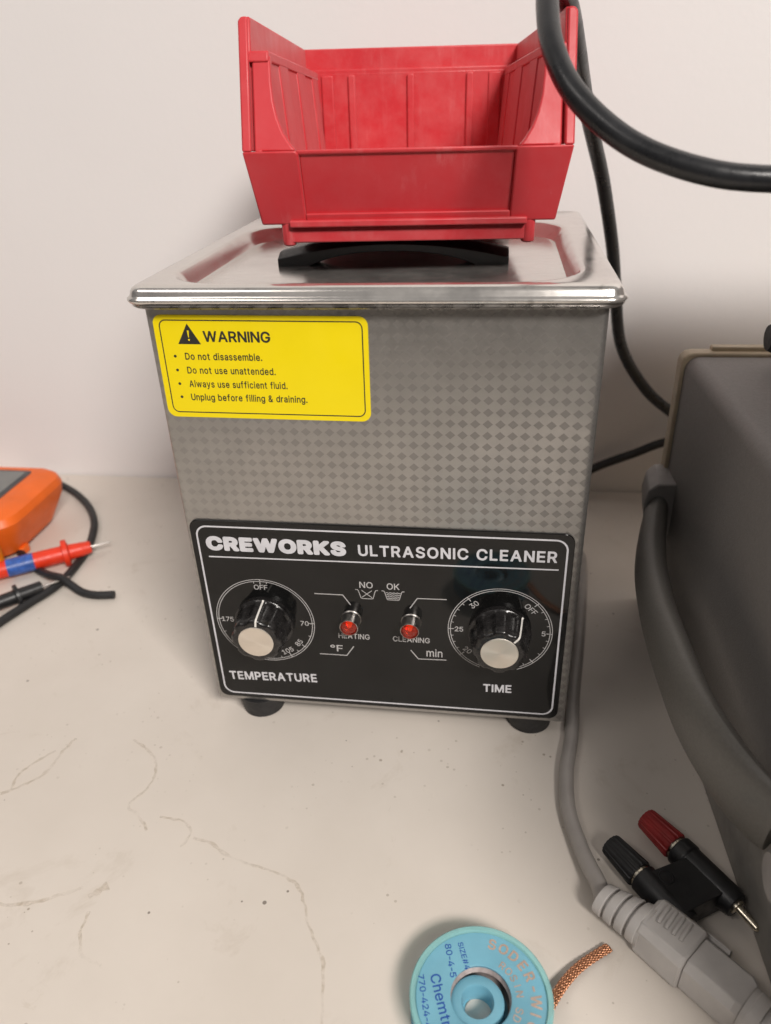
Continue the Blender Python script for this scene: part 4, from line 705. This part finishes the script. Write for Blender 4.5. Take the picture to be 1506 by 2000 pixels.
def lamp(cx, cz):
    m = M(); m.lathe([(0, 4.4), (.4, 4.4), (.8, 4.1), (6.4, 4.05), (6.8, 3.95), (6.9, 3.75), (6.0, 3.65), (1.2, 3.6), (1.0, .5)], (0, 0, 0), (0, -1, 0), 40, cap1=False)
    lp = m.build('indicator_lamp', 'chrome', pan, (cx, -.75, cz))
    m = M(); m.lathe([(2.2, 3.56), (6.3, 3.56), (6.7, 3.0), (6.9, 2.0), (7.0, .8)], (0, 0, 0), (0, -1, 0), 32, lambda t, h, i: 1 - .10 * abs(math.sin(t * 4)) if i > 0 else 1); m.build('lens', 'lens', lp)
    m = M(); m.lathe([(1.5, .9), (4.6, .8), (5.2, .3)], (0, 0, -.1), (0, -1, 0), 16); m.build('glow_spot', 'glow', lp)
lamp(-13.0, 64.2); lamp(13.0, 64.2)

# ------------------------------------------------------------------ lid with recessed pan and handle
m = M(); n = 9
LX, LY0, LY1 = HX + 5.3, -5.3, 166.0
def ll(o, z, r=7): return at_z(rr(0, (LY0 + LY1) / 2, LX - o, (LY1 - LY0) / 2 - o, max(r - o, 2), n), z)
def op(o, z, r): return at_z(rr(-1.0, 65.5, 75.0 - o, 64.0 - o, r, n), z)
m.loft([ll(3, 200.3), ll(.6, 200.2), ll(0, 200.9), ll(.1, 201.6), ll(.9, 202.1), ll(1.3, 202.8), ll(1.7, 204.0), ll(2.4, 205.0), ll(3.5, 205.7), ll(5.2, 206.0),
        op(-.6, 206.0, 22), op(.3, 205.9, 21.6), op(1.2, 205.2, 21), op(3.4, 202.0, 20), op(5.4, 199.2, 19), op(7.0, 198.2, 18), op(9.5, 197.9, 16)], True, True)
lid = tag(m.build('steel_lid', 'lid', angle=50), 'dusty stainless steel lid with dished centre on the cleaner', 'lid')
# arched black handle
m = M(); N = 28; lo, hi = [], []
for i in range(N + 1):
    t = i / N; x = -46.6 + 95.0 * t; q = 2 * t - 1
    top = 205.2 + 5.6 * (1 - abs(q) ** 2)
    bot = 198.0 if abs(q) > .78 else 198.0 + 7.8 * (1 - (abs(q) / .78) ** 2.4) ** .75
    lo.append((x, bot)); hi.append((x, top))
def hy(x): return 0
for (y0, y1, ins) in ((58, 71, 0),):
    loops = []
    for i in range(N + 1):
        x = lo[i][0]; b, t = lo[i][1], hi[i][1]; e = min(2.2, (t - b) * .4)
        loops.append([(x, y0, b), (x, y0, t - 2.1), (x, y0 + 4.5, t), (x, y1 - 2.4, t), (x, y1, t - 1), (x, y1, b)])
    m.loft(loops)
m.build('handle', 'blackplastic', lid, angle=30, bevel=.3)

# ------------------------------------------------------------------ red storage bin
BH, BL = 71.5, 147.0
m = M()
def fy(z):  # front lip stands furthest forward
    return 14.0 * (z - 31) / 40.5 if z > 31 else 8.0 * (31 - z) / 24.5
def half(z): return 56.5 if z >= 31 else 56.5 - 3.2 * (31 - z) / 24.5
def taper(y): return 1 - .022 * max(y, 0) / BL
FR = lambda x, z, d: (x, fy(z) + d, z)
SD = lambda s_: (lambda y, z, d: (s_ * d * taper(y), y, z))
for s_ in (-1, 1):
    S = SD(s_)
    m.prism([(fy(60) + 1, 60), (fy(BH) + 1, BH), (BL, BH), (BL, 60)], S, 52.6, 56.2)      # upper band
    m.prism([(fy(58) + 1, 58), (fy(61) + 1, 61.4), (BL - 1, 61.4), (BL - 1, 58)], S, 46.6, 56.0)  # ledge
    # lower wall, tapering to the floor
    for y0, y1, ex in ((7, 32, 0), (32.3, 52, .5), (52.3, 75, 0), (75.3, 98, .5), (98.3, 121, 0), (121.3, 141, .5)):
        vs = []
        for z, xo in ((5.5, 43.2), (60.5, 47.4)):
            for y in (max(y0, fy(z) + 2), y1):
                vs += [(s_ * (xo - ex) * taper(y), y, z), (s_ * (xo + 3) * taper(y), y, z)]
        m.add(vs, [(0, 1, 3, 2), (4, 6, 7, 5), (0, 4, 5, 1), (2, 3, 7, 6), (0, 2, 6, 4), (1, 5, 7, 3)])
    # outer wall below the ledge close to the front, closing the corner
    m.prism([(fy(31) + 2, 31), (fy(62) + 2, 62), (30, 62), (30, 31)], S, 53.6, 56.2)
    m.prism([(fy(31) + 1, 31.5), (2 + fy(8), 8), (40, 8), (40, 31.5)], S, 49.6, 52.2)
    # front edge flange
    m.prism([(s_ * 53.2, 31), (s_ * 56.5, 31), (s_ * 56.5, BH - 1.2), (s_ * 55.4, BH), (s_ * 53.2, BH)], FR, 0, 3.2)
    m.prism([(s_ * 50, 31), (s_ * 54, 31), (s_ * 54, 61), (s_ * 50, 61)], FR, 3.6, 6)
    # inner post sweeping into the lip
    inner = [(46.2, 60), (46.0, 52), (45.4, 46), (44.2, 41), (42.4, 36.6), (40.0, 33), (38.2, 31)]
    m.prism([(s_ * 52.4, 31), (s_ * 52.4, 59)] + [(s_ * 51.6, 60)] + [(s_ * a, b) for a, b in inner], FR, 1.6, 5.5)
    # front wing
    m.prism([(s_ * 56.5, 31), (s_ * 38.2, 31), (s_ * 37.2, 30), (s_ * 36.9, 10.2), (s_ * 36.9, 6.5), (s_ * half(6.5), 6.5)], FR, 0, 2.6)
    m.lathe([(-2.0, 2.0), (-1.2, 2.5), (6.6, 2.6)], (s_ * 44.0, 10.6, .8), (0, 0, 1), 18)
    m.lathe([(-2.0, 2.0), (-1.2, 2.5), (6.6, 2.6)], (s_ * 42, 130, 2.0), (0, 0, 1), 18)
m.prism([(-37.2, 31), (37.2, 31), (37.2, 6.6), (-37.2, 6.6)], FR, 1.7, 4.2)                # recessed label field
m.prism([(-36.9, 10.2), (36.9, 10.2), (36.9, 6.5), (-36.9, 6.5)], FR, 0, 2.6)
m.prism([(-38, 31.2), (38, 31.2), (38, 29.6), (-38, 29.6)], FR, .7, 3)                      # lip bead
m.box(-46.2, 46.2, 8.6, 140, 0, 6.6)                                                              # base skirt
m.box(-43, 43, 6, 142, 5.5, 8)                                                              # floor
m.box(-54.8, 54.8, BL - 2.6, BL, 60, BH)                                                    # back band
m.box(-54, 54, BL - 5.5, BL - .4, 58.5, 62.6)
m.box(-46.6, 46.6, BL - 5.6, BL - 3, 5.5, 61)
for x in (-29, 0, 29): m.box(x - 1.7, x + 1.7, BL - 7.2, BL - 5, 8, 60)
for x in (-41, 41): m.box(x - 3, x + 3, BL - 6.6, BL - 5, 8, 60)
rot = Matrix.Rotation(math.radians(5.6), 4, 'Z') @ Matrix.Rotation(math.radians(-1.9), 4, 'X') @ Matrix.Rotation(math.radians(0.7), 4, 'Y')
b = m.build('storage_bin', 'bin', bevel=1.0, seg=3, angle=40)
b.matrix_world = Matrix.Translation((.0112, .029, .2134)) @ rot @ Matrix.Scale(1.018, 4)
tag(b, 'scuffed red plastic open-front storage bin on the lid handle', 'storage bin')

# ------------------------------------------------------------------ cables behind and over the bin
P = crom([(250, 205, 36), (205, 226, 44), (158.1, 225, 74.2), (137.3, 222, 94.3), (121.2, 215, 121.4), (112, 200, 159.1), (106.4, 190, 183.6), (96.0, 170, 217.0), (86.3, 147, 240), (80.2, 130, 254), (75.6, 112, 265), (71.0, 90, 275), (66.2, 68, 284.5), (61.6, 52, 290), (58.2, 41.5, 290.8), (56.6, 33, 288.2), (56.4, 26, 282.5), (58.0, 15, 272.5), (63.4, 4, 261.5), (73.6, -5, 251.5), (85.8, -12, 244.3), (101.8, -18, 239.4), (117.1, -20, 237.7), (136, -20, 237.3), (165, -12, 236), (200, 0, 232)], 10)
m = M(); m.tube(P, 3.55, 18)
tag(m.build('black_cable', 'bluish'), 'thick black cable looped over the right wall of the red bin', 'cable')
m = M(); m.tube(crom([(230, 215, 62), (200, 230, 58), (163.8, 235, 47.2), (143.6, 238, 36.4), (119, 240, 23.9), (96.4, 235, 12.2), (70, 225, 6), (40, 215, 3.2), (0, 210, 3.2)], 8), 3.0, 14)
tag(m.build('power_cord', 'rubber'), 'straight black cord slanting down the wall behind the grey instrument', 'cord')

# ------------------------------------------------------------------ grey cord with its plug, and the mate it is pushed into
dS = Vector((.73, -.683, 0)); dN = Vector((.683, .73, 0))
def SN(s_, n_, z): return tuple(dS * s_ + dN * n_ + Vector((0, 0, z)))
gc = empty('grey_power_cord', (90, -80, 0), 'grey cord with moulded plug running past the cleaner foot', 'power cord')
GO = (-90, 80, 0)
path = crom([(30, 176, 60), (52, 182, 42), (85, 178, 14), (100, 160, 4), (102.2, 140, 3), (94.2, 70, 3), (88.5, 30, 3), (85.2, 0, 3), (81.6, -20, 3), (80.9, -40, 3), (84.2, -57.5, 3.4), (86.6, -66.5, 4.5), (89.0, -74.5, 6), SN(122, 2.1, 7.3), SN(130, 3, 7.6)], 10)
m = M(); m.tube(path, 3.15, 18); m.build('cable', 'cord', gc, GO)
def section(n0, n1, z0, z1, s_, cut=2.6, low=2.0):
    return [SN(s_, n0 + low * .4, z0), SN(s_, n0, z0 + low), SN(s_, n0 + .6, z1 - cut), SN(s_, n0 + cut * .9 + .6, z1), SN(s_, n1 - 2, z1), SN(s_, n1, z1 - 2.4), SN(s_, n1, z0 + low), SN(s_, n1 - low, z0)]
def relief(parent, off, s0, s1, nA, nB, rA, rB, zc):
    m = M(); seq = []; cnt = 4
    for i in range(cnt):
        a = s0 + (s1 - s0) * i / cnt; L = (s1 - s0) / cnt; R0 = rA + (rB - rA) * i / cnt; R1 = rA + (rB - rA) * (i + .7) / cnt
        seq += [(a, R0 * .97), (a + L * .12, R0), (a + L * .66, R1), (a + L * .72, R1 * .97)]
        if i < cnt - 1: seq += [(a + L * .74, R1 * .74), (a + L * .98, R1 * .74)]
    seq += [(s1, rB)]
    P = []
    loops = []
    for a, R_ in seq:
        t = (a - s0) / (s1 - s0); cn = nA + (nB - nA) * t; lp = []
        for k in range(28):
            th = 2 * PI * k / 28
            lp.append(SN(a, cn + R_ * math.cos(th), max(.2, zc + R_ * .93 * math.sin(th))))
        loops.append(lp)
    m.loft(loops); return m.build('strain_relief', 'plug', parent, off, angle=28)
relief(gc, GO, 120.5, 138, 2.0, 5.2, 5.9, 8.2, 7.4)
m = M()
m.loft([section(-1.2, 14.2, 1.2, 13.2, 135.6), section(-2.4, 15.6, .3, 14.4, 137.2), section(-2.6, 15.9, .2, 14.7, 152.6), section(-2.0, 15.2, .4, 14.2, 153.6)])
pl = m.build('plug', 'plug', gc, GO, bevel=.35, angle=25)
m = M()
for k in range(4):
    s_ = 140.6 + k * 2.75
    m.tube([SN(s_ + .2, 4.6, 14.65), SN(s_, 5.4, 14.9), SN(s_ - .6, 11.6, 14.9), SN(s_ - .7, 12.4, 14.65)], .72, 10)
m.build('grip_ridge', 'plug', pl, None)
m = M(); m.loft([section(14.6, 17.4, 1, 11.8, 147, 1.2, .6), section(14.6, 17.6, 1, 11.8, 161, 1.2, .6)]); m.build('side_latch', 'plug', gc, GO, bevel=.4)
g2 = empty('grey_cord_socket', (115, -125, 0), 'grey cord socket mated with the plug, at the bottom right corner', 'power cord')
GO2 = (-115, 125, 0)
m = M()
m.loft([section(-1.4, 14.4, .3, 13.5, 153.7), section(-1.4, 14.4, .3, 13.5, 170.0), section(-.6, 13.4, .8, 12.6, 172.2)])
m.build('socket_body', 'plug', g2, GO2, bevel=.35, angle=25)
relief(g2, GO2, 194, 172.3, 6.4, 6.4, 4.8, 7.6, 7.0)
m = M(); m.tube(crom([SN(190, 6.4, 7), SN(205, 6.6, 5), SN(225, 9, 3.2), SN(250, 14, 3.2)], 6), 3.15, 14); m.build('cable', 'cord', g2, GO2)

# ------------------------------------------------------------------ binding post adapter
bp = empty('binding_post_adapter', (122, -70, 0), 'black double banana adapter with one red and one black fluted knob', 'adapter')
BO = (-122, 70, 0)
bd = Vector((.60, -.80, 0)); bn = Vector((.80, .60, 0))
ZR, ZB = 7.2, 6.2
def flute(t, h, k): return 1 - .05 * (math.cos(t * 16) > .2)
A = Vector((110.2, -44.3, ZR)); B_ = Vector((95.2, -57.0, ZB))
for o, mt, nm in ((A, 'redknob', 'red fluted knob'), (B_, 'rubber', None)):
    m = M(); m.lathe([(0, 3.6), (.3, 4.3), (1, 4.55), (14.6, 5.55), (15.3, 5.2), (15.4, 3)], o, bd, 96, flute)
    kb = m.build('knob', mt, bp, BO, angle=25)
    if nm: kb['label'] = nm
    m = M(); m.lathe([(15.2, 4.4), (16.7, 4.4)], o, bd, 28); m.build('washer', 'nickel', bp, BO)
m = M()
m.lathe([(16.5, 5.4), (16.9, 5.8), (21.5, 5.9), (22, 5.5), (40, 5.4), (43, 4.6)], A, bd, 36)
m.lathe([(16.5, 5.2), (16.9, 5.5), (20.5, 5.6), (36, 5.4), (38, 5.0)], B_, bd, 36)
p0 = A + bd * 22.5; p1 = B_ + bd * 18.5
q = [A + bd * 22.5 - bn * 2, A + bd * 39 - bn * 2, B_ + bd * 36, B_ + bd * 18.6 + bn * 1]
m.prism([(v.x, v.y) for v in q], lambda a, b_, d: (a, b_, d), 1.4, 11.6)
hx = (A + B_) / 2
m.build('adapter_body', 'blackplastic', bp, BO, bevel=.6, angle=35)
m = M(); m.lathe([(0, 2.9), (.3, 2.7), (.3, 2.2), (.05, 2.1)], (112.6, -73.0, 11.6), (0, 0, 1), 24); m.build('screw_boss', 'blackplastic', bp, BO)
for o, s_ in ((A, 42), (B_, 37.5)):
    m = M(); m.lathe([(0, 2.9), (1.5, 3.0), (1.8, 1.5), (3.2, 1.5), (9.5, 1.35), (10.5, .5)], o + bd * s_, bd + Vector((0, 0, -.12)), 20); m.build('banana_pin', 'nickel', bp, BO)

# ------------------------------------------------------------------ spool of desoldering braid
SX, SY = 47.3, -121.2
sp = empty('braid_spool', (SX, SY, 0), 'translucent blue spool of copper desoldering braid lying on the table', 'spool')
SO = (-SX, -SY, 0)
m = M(); m.lathe([(8.8, 9.9), (8.8, 20.6), (10.0, 20.75), (10.2, 20.6), (10.2, 10.2), (9.9, 9.7)], (SX, SY, 0), (0, 0, 1), 96, cap0=False, cap1=False)
m.loft([[(SX + r_ * math.cos(2 * PI * i / 96), SY + r_ * math.sin(2 * PI * i / 96), z) for i in range(96)] for r_, z in ((9.9, 8.8), (9.7, 9.9))], False, False)
topf = m.build('flange', 'spool', sp, SO)
m = M(); m.lathe([(8.6, 20.7), (8.6, 22.3), (9.2, 22.8), (10.6, 22.8), (11.0, 22.4), (11.0, 21.1), (10.4, 20.8), (8.6, 20.7)], (SX, SY, 0), (0, 0, 1), 96, cap0=False, cap1=False)
m.build('rim', 'spoolrim', topf)
m = M(); m.lathe([(0, 5), (0, 22.6), (1.6, 22.6), (1.8, 22.2), (1.8, 5)], (SX, SY, 0), (0, 0, 1), 72, cap0=False, cap1=False); m.build('flange', 'spool', sp, SO)
m = M(); m.lathe([(.2, 4.9), (7.4, 4.9), (8.2, 5.3), (8.2, 7.6), (7.6, 8.5), (1.8, 8.9), (.2, 8.9), (.2, 4.9)], (SX - 1.0, SY - .6, 0), (0, 0, 1), 60, cap0=False, cap1=False); m.build('hub', 'spool', sp, SO)
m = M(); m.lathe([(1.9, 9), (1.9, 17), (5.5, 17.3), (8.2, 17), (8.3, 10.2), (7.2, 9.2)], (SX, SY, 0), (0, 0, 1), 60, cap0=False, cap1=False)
m.build('wound_braid', 'shadedbraid', sp, SO)
# loose end of the braid, a flat woven ribbon
bp_ = crom([(60, -133, 5.4), (66.5, -123.5, 5.2), (69.5, -118.4, 4.9), (71.6, -114.7, 4.2), (74.4, -110.4, 3.4), (78, -105.8, 2.6), (81.8, -102, 2.0), (86.3, -98.4, 1.6), (90.9, -95.3, 1.8)], 60)
me_v, me_f, uvs = [], [], []
W2, TH, NC = 1.8, .42, 9
run = 0
for i, p in enumerate(bp_):
    if i: run += (p - bp_[i - 1]).length
    t = (bp_[min(i + 1, len(bp_) - 1)] - bp_[max(i - 1, 0)]).normalized()
    side = Vector((t.y, -t.x, 0)).normalized(); upv = side.cross(t); upv = upv if upv.z > 0 else -upv
    side = (side * .97 + upv * .2).normalized(); upv = side.cross(t); upv = upv if upv.z > 0 else -upv
    ww = W2 * (1 + .05 * math.sin(run * 3.4))
    for sg in (1, -1):
        for k in range(NC):
            a = (-1 + 2 * k / (NC - 1)) * sg
            hgt = TH * (1 - .75 * a * a) * (1 + .55 * abs(math.sin(run * 1.75 + abs(a) * 1.6)))
            me_v.append(tuple((p + side * a * ww + upv * hgt * sg) * MM)); uvs.append((run / 40 * 1.6, (a + 1) / 2))
n6 = 2 * NC
for i in range(len(bp_) - 1):
    for k in range(n6): me_f.append((i * n6 + k, i * n6 + (k + 1) % n6, (i + 1) * n6 + (k + 1) % n6, (i + 1) * n6 + k))
me_f.append(tuple(range((len(bp_) - 1) * n6, len(bp_) * n6)))
me = bpy.data.meshes.new('loose_braid'); me.from_pydata(me_v, [], me_f); me.update()
uvl = me.uv_layers.new(name='UVMap')
for p in me.polygons:
    for li in p.loop_indices: uvl.data[li].uv = uvs[me.loops[li].vertex_index]
for p in me.polygons: p.use_smooth = True
me.materials.append(MAT['braid'])
lb = bpy.data.objects.new('loose_braid', me); COL.objects.link(lb); lb.parent = sp; lb.location = [c * MM for c in SO]
# printing on the spool
ps = Print((0, 0, 10.2), (1, 0, 0), (0, 1, 0), (0, 0, 1), .05)
ps.arctext('SODER-WICK', SX, SY, 17.4, 79, 13.0, 3.5, 'b')
ps.arctext('ROSIN SD', SX, SY, 12.4, 57, 11.8, 2.4, 'r')
ps.build('foil_lettering', 'spoolprint', topf)
pq = Print((0, 0, 10.2), (1, 0, 0), (0, 1, 0), (0, 0, 1), .06)
pq.text('SIZE#4', 39.0, -104.9, 1.75, 'r', u1=42.0, v1=-113.6)
pq.text('80-4-5', 34.7, -105.9, 2.1, 'r', u1=37.3, v1=-116.6)
pq.text('Chemtronics', 30.6, -116.6, 3.3, 'r', u1=39.6, v1=-143.0)
pq.text('770-424-4888', 26.6, -117.0, 2.0, 'r', u1=32.2, v1=-138.5)
pq.build('blue_lettering', 'blueprint', topf)

# ------------------------------------------------------------------ grey bench instrument
ins = empty('bench_instrument', (230, -20, 0), 'dark grey bench instrument with cream rear frame and side handle', 'instrument')
IO = (-230, 20, 0)
IX0, IX1, IY0, IY1, IZ = 138.5, 420.0, -175.0, 111.0, 147.0
def ix(y): return IX0 - (y - 20) * .042
m = M()
sect = lambda y, o=0: [(ix(y) + o, y, 1.5), (IX1, y, 1.5), (IX1, y, IZ - 5 - o), (IX1 - 5, y, IZ - o)] + [(ix(y) + o + 6 - 6 * math.sin(math.radians(a)), y, IZ - o - 6 + 6 * math.cos(math.radians(a))) for a in (0, 22, 45, 68, 90)]
m.loft([sect(y) for y in (IY0, -60, 20, IY1 - 3)])
m.build('cover', 'cover', ins, IO, angle=40)
m = M()
def frame(y, o): return [(ix(y) - o, y, .3), (IX1 + o, y, .3), (IX1 + o, y, IZ - 3), (IX1 - 4, y, IZ + o)] + [(ix(y) - o + 5 - 5 * math.sin(math.radians(a)), y, IZ + o - 5 + 5 * math.cos(math.radians(a))) for a in (0, 30, 60, 90)]
m.loft([frame(IY1 - 3, 1.6), frame(IY1 + 4, 1.8), frame(IY1 + 6, 1.0)])
m.build('rear_frame', 'cream', ins, IO, bevel=.8)
m = M(); m.box(147, 192, IY1 + 1, IY1 + 6, IZ + 1.2, IZ + 3.6); m.build('rear_tab', 'cream', ins, IO, bevel=.6)
m = M()  # paler lower front cheek
m.prism([(16, .4), (-40, 27), (-84, 49), (-150, 66), (-174, 66), (-174, .4)], lambda y, z, d: (ix(y) - d, y, z), -2.0, 1.5)
m.build('base_cheek', 'basegrey', ins, IO, bevel=.7)
m = M(); m.lathe([(0, 10.5), (1.0, 10.5), (1.1, 9.0)], (ix(-90) - 1.5, -92, 46), (-1, 0, 0), 40); rg = m.build('knob_recess', 'rubber', ins, IO)
m = M(); m.lathe([(0, 8.6), (4.5, 8.4), (5.5, 7.4)], (ix(-90) - 2.6, -94, 45), (-1, 0, 0), 40); m.build('round_stud', 'capgrey', ins, IO)
hp = [(134.5, 104, 74), (129.5, 94, 72), (121.8, 63, 70), (117.2, 36, 69.5), (115.4, 6, 69.5), (115.8, -22, 69.5), (118.4, -46, 67), (123.2, -64, 64.5), (129, -77, 62), (136, -87, 60)]
m = M(); HP = crom(hp, 8); nH = len(HP)
m.tube(HP, [7.2 + 2.6 * math.sin(PI * i / (nH - 1)) ** .5 for i in range(nH)], 22, True, [(1.12 + .95 * max(0, i / (nH - 1) - .45) / .55, .56 + .2 * math.sin(PI * i / (nH - 1))) for i in range(nH)])
hd = m.build('handle', 'strap', ins, IO)
m = M(); m.loft([[(139, 114, 58), (139, 114, 88), (129, 113, 88), (125, 111, 85), (123.5, 110, 77), (125, 110, 66), (129, 111, 58)],
                 [(139, 90, 58), (139, 90, 88), (127, 89, 88), (122.5, 88, 85), (121, 87, 77), (122.5, 88, 66), (127, 89, 58)]])
m.build('handle_cap', 'capgrey', ins, IO, bevel=.9, seg=3)

# second unit stacked on the first, just past the frame edge: the loop cable ends in it and it shades the wall
st = empty('stacked_instrument', (288, -25, 147), 'dark grey unit stacked on the bench instrument at the right edge', 'instrument')
m = M(); m.loft([at_z(rr(0, 0, 108, 128, 5), z) for z in (0, 1, 107, 108.5)]); m.build('cover', 'cover', st, (0, 0, 5))
m = M(); m.lathe([(0, 7), (14, 6.5), (16, 5.5)], (-108, 117, 9), (-1, 0, 0), 32); m.build('side_knob', 'rubber', st, (0, 0, 5))
for fx in (-90, 90):
    for f2 in (-110, 110):
        m = M(); m.lathe([(0, 7), (5.2, 8)], (fx, f2, 0), (0, 0, 1), 20); m.build('foot', 'rubber', st)

# ------------------------------------------------------------------ orange multimeter
mt = empty('multimeter', (-345, 150, 0), 'orange multimeter with grey display lying at the left edge', 'multimeter')
TO = (345, -150, 0)
m = M()
def mr(x1, y0, y1, r, z): return at_z(rr((-430 + x1) / 2, (y0 + y1) / 2, (x1 + 430) / 2, (y1 - y0) / 2, r, 8), z)
m.loft([mr(-270, 124, 176, 12, 2), mr(-265, 119, 182, 14, 4), mr(-257, 113, 190, 15, 22), mr(-256, 112, 191, 15, 29), mr(-258, 114, 190, 14, 33.5), mr(-264, 119, 187, 10, 36.5), mr(-272, 126, 182, 6, 37)])
m.build('case', 'orange', mt, TO, angle=30)
m = M(); m.prism(rr(-345, 154.5, 69, 26.5, 4), lambda a, b_, d: (a, b_, d), 36.6, 37.4); bz = m.build('bezel', 'darkbezel', mt, TO, bevel=.3)
m = M(); m.prism(rr(-325, 160, 45, 18.5, 2), lambda a, b_, d: (a, b_, d), 37.3, 37.7); m.build('display', 'screen', mt, TO)
m = M(); m.loft([at_z(rr(-300, 112.5, 34, 3, 2), z) for z in (3, 30)]); m.build('lit_front_side', 'litorange', mt, TO, bevel=1)  # brighter orange slab: light on the case's front side put into the colour
m = M(); m.box(-268, -262, 128, 136, .2, 6); m.build('foot', 'orange', mt, TO, bevel=.8)

# ------------------------------------------------------------------ test probes and lead
def probe(name, label, tip, tail, mat, prof, pin, extra=None, tape=None):
    tip, tail = Vector(tip), Vector(tail); d = (tip - tail).normalized()
    r_ = empty(name, tail, label, 'test probe'); o = tuple(-tail)
    m = M(); m.lathe(prof, tail, d, 32); m.build('grip', mat, r_, o, angle=30)
    L = prof[-1][0]
    m = M(); m.lathe([(L - .5, .75), (L + pin - 2, .7), (L + pin, .15)], tail, d, 12); m.build('pin', 'chrome', r_, o)
    if tape:
        m = M(); m.lathe([(tape[0], tape[2] + .25), (tape[1], tape[2] + .3)], tail, d, 32); m.build('tape', 'blue', r_, o)
    return r_
probe('test_probe', 'red test probe wrapped with blue tape beside the multimeter', (-203.9, 136.6, 9), (-300, 72.5, 7.5), 'probered',
      [(0, 4.5), (30, 5.2), (75, 5.6), (86, 5.4), (86.6, 8.8), (89.6, 8.9), (90.6, 5.2), (98, 4.6), (103.5, 4.0), (104, 3.2)], 13, tape=(53, 69, 5.5))
probe('test_probe', 'black test probe lying nearest the red probe, pin pointing at the cord end', (-214.6, 97.8, 6), (-300, 10.5, 5.5), 'blackplastic',
      [(0, 3.6), (70, 4.1), (92, 4.3), (92.5, 7.0), (94.5, 7.1), (95, 4.2), (107.5, 3.9), (108, 3.0)], 17)
m = M(); m.tube(crom([(-330, 236, 8), (-315, 237, 3), (-297, 230.3, 2.7), (-272.5, 214.8, 2.7), (-251.3, 195.8, 2.7), (-235.7, 175, 2.7), (-227, 156.4, 2.7), (-220.6, 135.4, 2.7), (-218.6, 117.7, 2.7), (-218.4, 101.9, 2.7), (-220.5, 89.7, 2.7), (-225.8, 76.8, 2.7), (-233.5, 56.3, 2.7), (-245, 20, 2.7), (-262, -20, 2.7)], 8), 2.6, 14)
tag(m.build('test_lead', 'rubber'), 'black test lead curving around behind the orange multimeter', 'test lead')
m = M(); m.tube(crom([(-275, 138, 3), (-256, 121, 2.7), (-242.3, 110.3, 3.0), (-228, 101, 5.5), (-216, 95.6, 7.6), (-208, 91.6, 5.5), (-199.1, 88.2, 2.9), (-189.3, 86.7, 2.6), (-178.7, 88.1, 2.6)], 8), 2.5, 14)
tag(m.build('cord_end', 'rubber'), 'short black cord with a cut end crossing over the test lead', 'cord')
